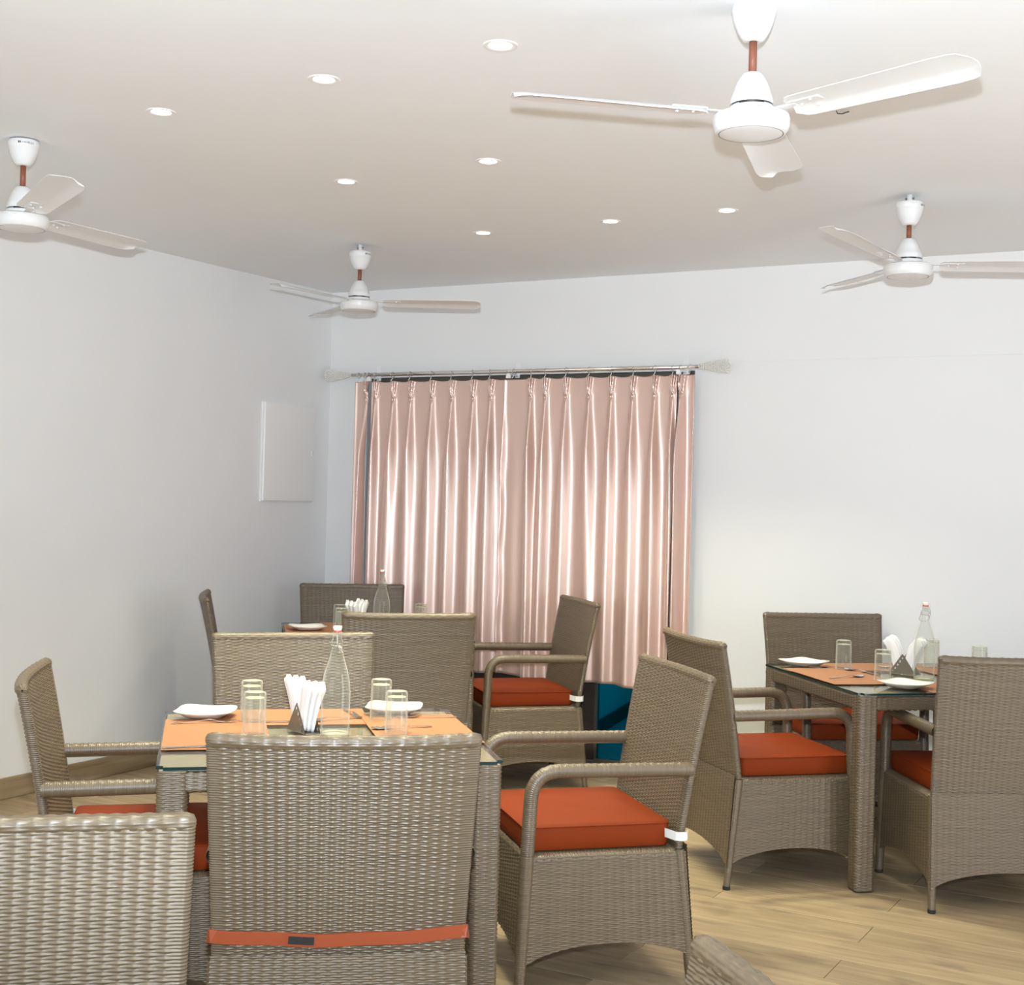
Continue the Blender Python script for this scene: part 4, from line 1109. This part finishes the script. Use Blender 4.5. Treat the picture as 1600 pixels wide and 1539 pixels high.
rod = empty('curtain_rod', (0.24, -0.105, 2.152), 0, 'thin silver curtain rod with crystal-beaded cone finials at both ends', 'curtain rod')
obj('rod_pole', tube('rod_pole', [(0, 0, 0), (2.19, 0, 0)], 0.0105, M['chrome'], 16), rod)
def finial(name, x, s):
    bm = bmesh.new(); L = 0.165
    bmesh.ops.create_cone(bm, cap_ends=True, segments=16, radius1=0.010, radius2=0.010, depth=0.02, matrix=Matrix.Translation((x + s * 0.01, 0, 0)) @ Matrix.Rotation(PI / 2, 4, 'Y'))
    fi = obj('finial', bm_mesh('finial', bm, M['chrome'], True, 0.7), rod)
    bm = bmesh.new(); rows_ = 13
    for i in range(rows_):
        t = (i + 0.5) / rows_; rr = 0.010 + 0.027 * t ** 0.9; br = 0.0042 + 0.0028 * t
        if i == rows_ - 1: rr *= 0.93
        nb = max(6, int(2 * PI * rr / (br * 1.9)))
        for j in range(nb):
            a = 2 * PI * (j + 0.5 * (i % 2)) / nb
            mt_ = Matrix.Translation((x + s * (0.015 + L * t), rr * math.cos(a), rr * math.sin(a)))
            bmesh.ops.create_icosphere(bm, subdivisions=1, radius=br, matrix=mt_)
    for j in range(7):
        a = 2 * PI * j / 7
        bmesh.ops.create_icosphere(bm, subdivisions=1, radius=0.0075, matrix=Matrix.Translation((x + s * (0.015 + L * 0.985), 0.020 * math.cos(a) * (j > 0), 0.020 * math.sin(a) * (j > 0))))
    o = obj('crystal_beads', bm_mesh('crystal_beads', bm, M['crystal']), fi); o['kind'] = 'stuff'
finial('l', 0.0, -1); finial('r', 2.19, 1)
ringp = [0.29] + PLEATS[0][:1] + [0.36] + PLEATS[1] + [1.30, 1.35] + PLEATS[2] + PLEATS[3][:1] + [2.40]
rme = tube('curtain_ring', [(0.0, 0.0155 * math.cos(t), 0.0155 * math.sin(t) - 0.003) for t in np.linspace(0, 2 * PI, 21)], 0.0016, M['chrome'], 6, caps=False)
hme = tube('hook', [(0, 0, -0.0185), (0, -0.003, -0.027), (0, -0.009, -0.036), (0, -0.014, -0.040)], 0.0022, M['plastic'], 6)
for x in ringp:
    rg = obj('curtain_ring', rme, rod, (x - 0.24, 0, 0), (0, 0, random.uniform(-0.5, 0.5))); obj('hook', hme, rg)
for x in (0.365, 1.315, 2.335):
    bm = bmesh.new(); bm_box(bm, (-0.012, -0.010, -0.040), (0.012, 0.012, -0.012), 0.003, 1); bm_box(bm, (-0.007, 0.0, -0.022), (0.007, 0.104, -0.010), 0.002, 1)
    bm_box(bm, (-0.015, 0.098, -0.03), (0.015, 0.1045, 0.055), 0.002, 1)
    obj('bracket', bm_mesh('bracket', bm, M['plastic']), rod, (x - 0.24, 0, 0))

# ------------------------------------------------------------------ distribution board on the left wall
db = empty('distribution_board', (0.0, -0.406, 1.672), 0, 'shallow white wall cabinet near the corner on the left wall', 'wall cabinet')
obj('backing', box_mesh('backing', (0.0005, -0.238, -0.288), (0.012, 0.238, 0.288), M['plastic'], 0.003, 2), db)
obj('cabinet_door', box_mesh('cabinet_door', (0.012, -0.234, -0.284), (0.027, 0.234, 0.284), M['plastic'], 0.008, 3), db)
obj('latch', box_mesh('latch', (0.027, 0.200, -0.012), (0.033, 0.216, 0.018), M['fan'], 0.002, 1), db)

# ------------------------------------------------------------------ downlights
DLX = [(1.887, -3.456, 'leftmost of the front row of three round ceiling lights'), (2.589, -3.518, 'middle one of the front row of three round ceiling lights'),
       (3.215, -3.564, 'round ceiling light of the front row, topmost in the picture, nearest the big fan'),
       (1.863, -2.412, 'left one of the two round ceiling lights in the middle row'), (2.544, -2.475, 'right one of the two round ceiling lights in the middle row'),
       (1.842, -1.315, 'left one of the three small round ceiling lights nearest the curtain wall'), (2.501, -1.335, 'middle one of the three small round ceiling lights nearest the curtain wall'),
       (3.048, -1.358, 'right one of the three small round ceiling lights, above the right end of the curtain')]
ring_me = lathe('trim_ring', [(0.031, -0.0005), (0.036, -0.0025), (0.044, -0.0035), (0.0475, -0.002), (0.0480, 0.0)], M['plastic'], 36)
disc_me = lathe('diffuser', [(0.0, -0.0012), (0.0315, -0.0012)], M['led'], 36)
def downlight(x, y_, lab, grp, vis=True):
    R = empty('downlight', (x, y_, RH), 0, lab, 'ceiling light', grp)
    obj('trim_ring', ring_me, R); obj('diffuser', disc_me, R)
    l = bpy.data.lights.new('lamp', 'AREA'); l.shape = 'DISK'; l.size = 0.06; l.energy = DL_POWER; l.color = DL_COLOR; l.spread = math.radians(100)
    lo = bpy.data.objects.new('lamp', l); COL.objects.link(lo); lo.parent = R; lo.location = (0, 0, -0.006)
for x, y_, lab in DLX: downlight(x, y_, lab, 'round recessed ceiling lights')
HL = {(1.9, -5.6): 'round ceiling light outside the frame, behind the row of three, left', (3.9, -5.6): 'round ceiling light above the camera side of the room',
      (2.9, -7.6): 'round ceiling light behind the camera, near the rear window', (5.4, -7.2): 'round ceiling light behind the camera, near the right wall'}
for x, y_ in ((1.9, -5.6), (3.9, -5.6), (2.9, -7.6), (5.4, -7.2)):
    downlight(x, y_, HL[(x, y_)], 'recessed ceiling lights out of view')

# ------------------------------------------------------------------ ceiling fans
def blade_mesh():
    n = 30; s = np.linspace(0, 1, n); r = 0.118 + (0.598 - 0.118) * s
    wl = np.interp(s, [0, .03, .07, .85, .93, .975, 1.0], [.022, .045, .050, .060, .056, .046, .022])
    wr__ = np.interp(s, [0, .03, .07, .85, .95, .985, 1.0], [.030, .050, .054, .066, .064, .052, .030])
    c = 9; V = []
    pitch = math.radians(6.5)
    for q in (0, 1):
        for i in range(n):
            for j in range(c):
                f = -1 + 2 * j / (c - 1); y_ = (-wr__[i] * -f if f < 0 else wl[i] * f)
                z = -y_ * math.tan(pitch) - (max(0, f - 0.45) ** 1.0) * 0.016 + 0.003 * (1 - f * f)
                V.append((r[i], y_, z + (0.0008 if q else -0.0008)))
    V = np.array(V); nn = n * c
    i, j = np.meshgrid(np.arange(n - 1), np.arange(c - 1), indexing='ij'); q = (i * c + j).ravel()
    F = [np.stack([q, q + 1, q + c + 1, q + c], -1), np.stack([q + nn, q + c + nn, q + c + 1 + nn, q + 1 + nn], -1)]
    ring = np.array([i_ * c for i_ in range(n)] + [(n - 1) * c + j_ for j_ in range(1, c)] + [i_ * c + c - 1 for i_ in range(n - 2, -1, -1)] + [j_ for j_ in range(c - 2, 0, -1)])
    F.append(np.stack([ring, np.roll(ring, -1), np.roll(ring, -1) + nn, ring + nn], -1))
    me = mesh_np('blade', V, np.vstack(F), M['fan']); me.set_sharp_from_angle(angle=0.5); return me
BL = blade_mesh()
bm = bmesh.new()
for a, b_ in (((0.078, -0.012, 0.0), (0.135, 0.012, 0.004)), ((0.12, -0.024, 0.001), (0.21, 0.024, 0.0045))): bm_box(bm, a, b_, 0.0015, 1)
BRK = bm_mesh('blade_bracket', bm, M['fan'])
bm = bmesh.new()
for x, y_ in ((0.150, 0.0), (0.185, 0.017), (0.185, -0.017)):
    bmesh.ops.create_cone(bm, cap_ends=True, segments=10, radius1=0.0042, radius2=0.003, depth=0.004, matrix=Matrix.Translation((x, y_, -y_ * math.tan(math.radians(8.5)) - 0.0005)) @ Matrix.Rotation(PI, 4, 'X'))
SCR = bm_mesh('screws', bm, M['fan'])
MOT = lathe('motor_housing', [(0.0795, -0.0325), (0.0850, -0.030), (0.0915, -0.0205), (0.0940, -0.008), (0.0940, 0.0035), (0.0915, 0.0045), (0.0915, 0.006), (0.0930, 0.0075), (0.0910, 0.012), (0.080, 0.017), (0.056, 0.021), (0.054, 0.032), (0.046, 0.033)], M['fan'], 56, sharp=0.5)
SEAM = lathe('seam_ring', [(0.0765, -0.0325), (0.0800, -0.0322)], M['fan_grey'], 56)
CAP = lathe('bottom_cap', [(0.0, -0.0385), (0.040, -0.0375), (0.066, -0.0350), (0.0765, -0.0325)], M['fan'], 56, sharp=1.2)
BELL = lathe('lower_canopy', [(0.048, 0.040), (0.0525, 0.0385), (0.0525, 0.048), (0.0490, 0.062), (0.0485, 0.0625), (0.0420, 0.082), (0.0345, 0.098), (0.0340, 0.0985), (0.0270, 0.111), (0.0215, 0.116), (0.010, 0.117)], M['fan'], 40, sharp=1.0)
NECK = lathe('motor_neck', [(0.030, 0.028), (0.030, 0.060), (0.0, 0.060)], M['dark_steel'], 24)
CANO = lathe('canopy', [(0.050, 0.0), (0.0535, -0.004), (0.0545, -0.012), (0.0525, -0.026), (0.0520, -0.0265), (0.0470, -0.046), (0.0385, -0.066), (0.0285, -0.082), (0.0215, -0.088), (0.010, -0.088)], M['fan'], 40, sharp=1.0)
def canopy_text():
    cu = bpy.data.curves.new('print', 'FONT'); cu.body = 'HAVELLS'; cu.size = 0.0105; cu.extrude = 0.0; cu.align_x = 'LEFT'
    o = bpy.data.objects.new('tmp_text', cu); COL.objects.link(o)
    dg = bpy.context.evaluated_depsgraph_get(); me = bpy.data.meshes.new_from_object(o.evaluated_get(dg))
    bpy.data.objects.remove(o)
    bm = bmesh.new(); bm.from_mesh(me)
    bm_box(bm, (-0.0125, 0.0, 0), (-0.0095, 0.0075, 0.0001)); bm_box(bm, (-0.0065, 0.0, 0), (-0.0035, 0.0075, 0.0001)); bm_box(bm, (-0.0095, 0.003, 0), (-0.0065, 0.0045, 0.0001))
    R_ = 0.0545
    for v in bm.verts:
        a = v.co.x / R_; z = v.co.y - 0.0185
        rr = np.interp(-z, [0.004, 0.012, 0.026], [0.0535, 0.0545, 0.0525]) + 0.0007
        v.co = Vector((rr * math.cos(a), rr * math.sin(a), z))
    bm.to_mesh(me); bm.free(); me.materials.clear(); me.materials.append(M['text']); me.name = 'print'; return me
PRN = canopy_text()
FG = 'white three-blade ceiling fans'
FANS = [('A', 3.926, -3.5564, 2.387, -18.8, 0.0, 150, 'large white ceiling fan nearest the camera, upper right'),
        ('B', 3.7998, -1.3588, 2.382, 16.2, 0.030, -12, 'white ceiling fan at the right edge, one blade cropped'),
        ('C', 1.1157, -1.2691, 2.3754, 27.6, 0.034, -14, 'smallest, farthest white ceiling fan, near the corner'),
        ('D', 1.1705, -3.3872, 2.3855, -27.1, 0.004, -48, 'white ceiling fan cropped by the left edge, maker name on its canopy')]
for key, x, y_, z, a, drop, ta, lab in FANS:
    R = empty('ceiling_fan', (x, y_, RH), 0, lab, 'ceiling fan', FG)
    mz = z - RH
    zc = -drop
    obj('canopy', CANO, R, (0, 0, zc))
    obj('maker_print', PRN, R, (0, 0, zc), (0, 0, math.radians(ta)))['label'] = 'small black maker lettering'
    if drop > 0.01:
        hk = obj('hanger', tube('hanger', [(0, 0, 0.0), (0, 0, zc - 0.01)], 0.011, M['fan'], 12), R)
        obj('bolt', tube('bolt', [(-0.017, 0, zc * 0.45), (0.017, 0, zc * 0.45)], 0.004, M['dark_steel'], 8), hk)
    obj('downrod', tube('downrod', [(0, 0, zc - 0.085), (0, 0, mz + 0.112)], 0.0098, M['rod'], 16), R)
    mo = obj('motor_housing', MOT, R, (0, 0, mz)); obj('seam_ring', SEAM, mo); obj('bottom_cap', CAP, mo); obj('motor_neck', NECK, mo)
    obj('lower_canopy', BELL, R, (0, 0, mz))
    for q in range(3):
        bend_ = {('B', 2): 5.0, ('B', 0): -1.0, ('D', 0): 2.5}.get((key, q), 0.0)      # one blade of fan B is bent upward
        b_ = obj('blade', BL, R, (0, 0, mz + 0.014), (0, -math.radians(bend_), math.radians(a + 120 * q)))
        obj('blade_bracket', BRK, b_); obj('screws', SCR, b_, (0, 0, -0.0025))

# small dark stub of cable on the ceiling beside the big fan
cb_ = obj('cable_stub', tube('cable_stub', [(0, 0, 0.0), (0.004, 0.01, -0.012), (0.028, 0.012, -0.014), (0.045, 0.02, -0.006), (0.062, 0.018, -0.003)], 0.0028, M['cap'], 6))
cb_.location = (3.86, -2.60, RH); cb_.rotation_euler = (0, 0, 0.2); cb_.scale = (0.6, 0.6, 0.6)
tag(cb_, 'short dark cable stub on the ceiling under the right blade of the big fan', 'cable')
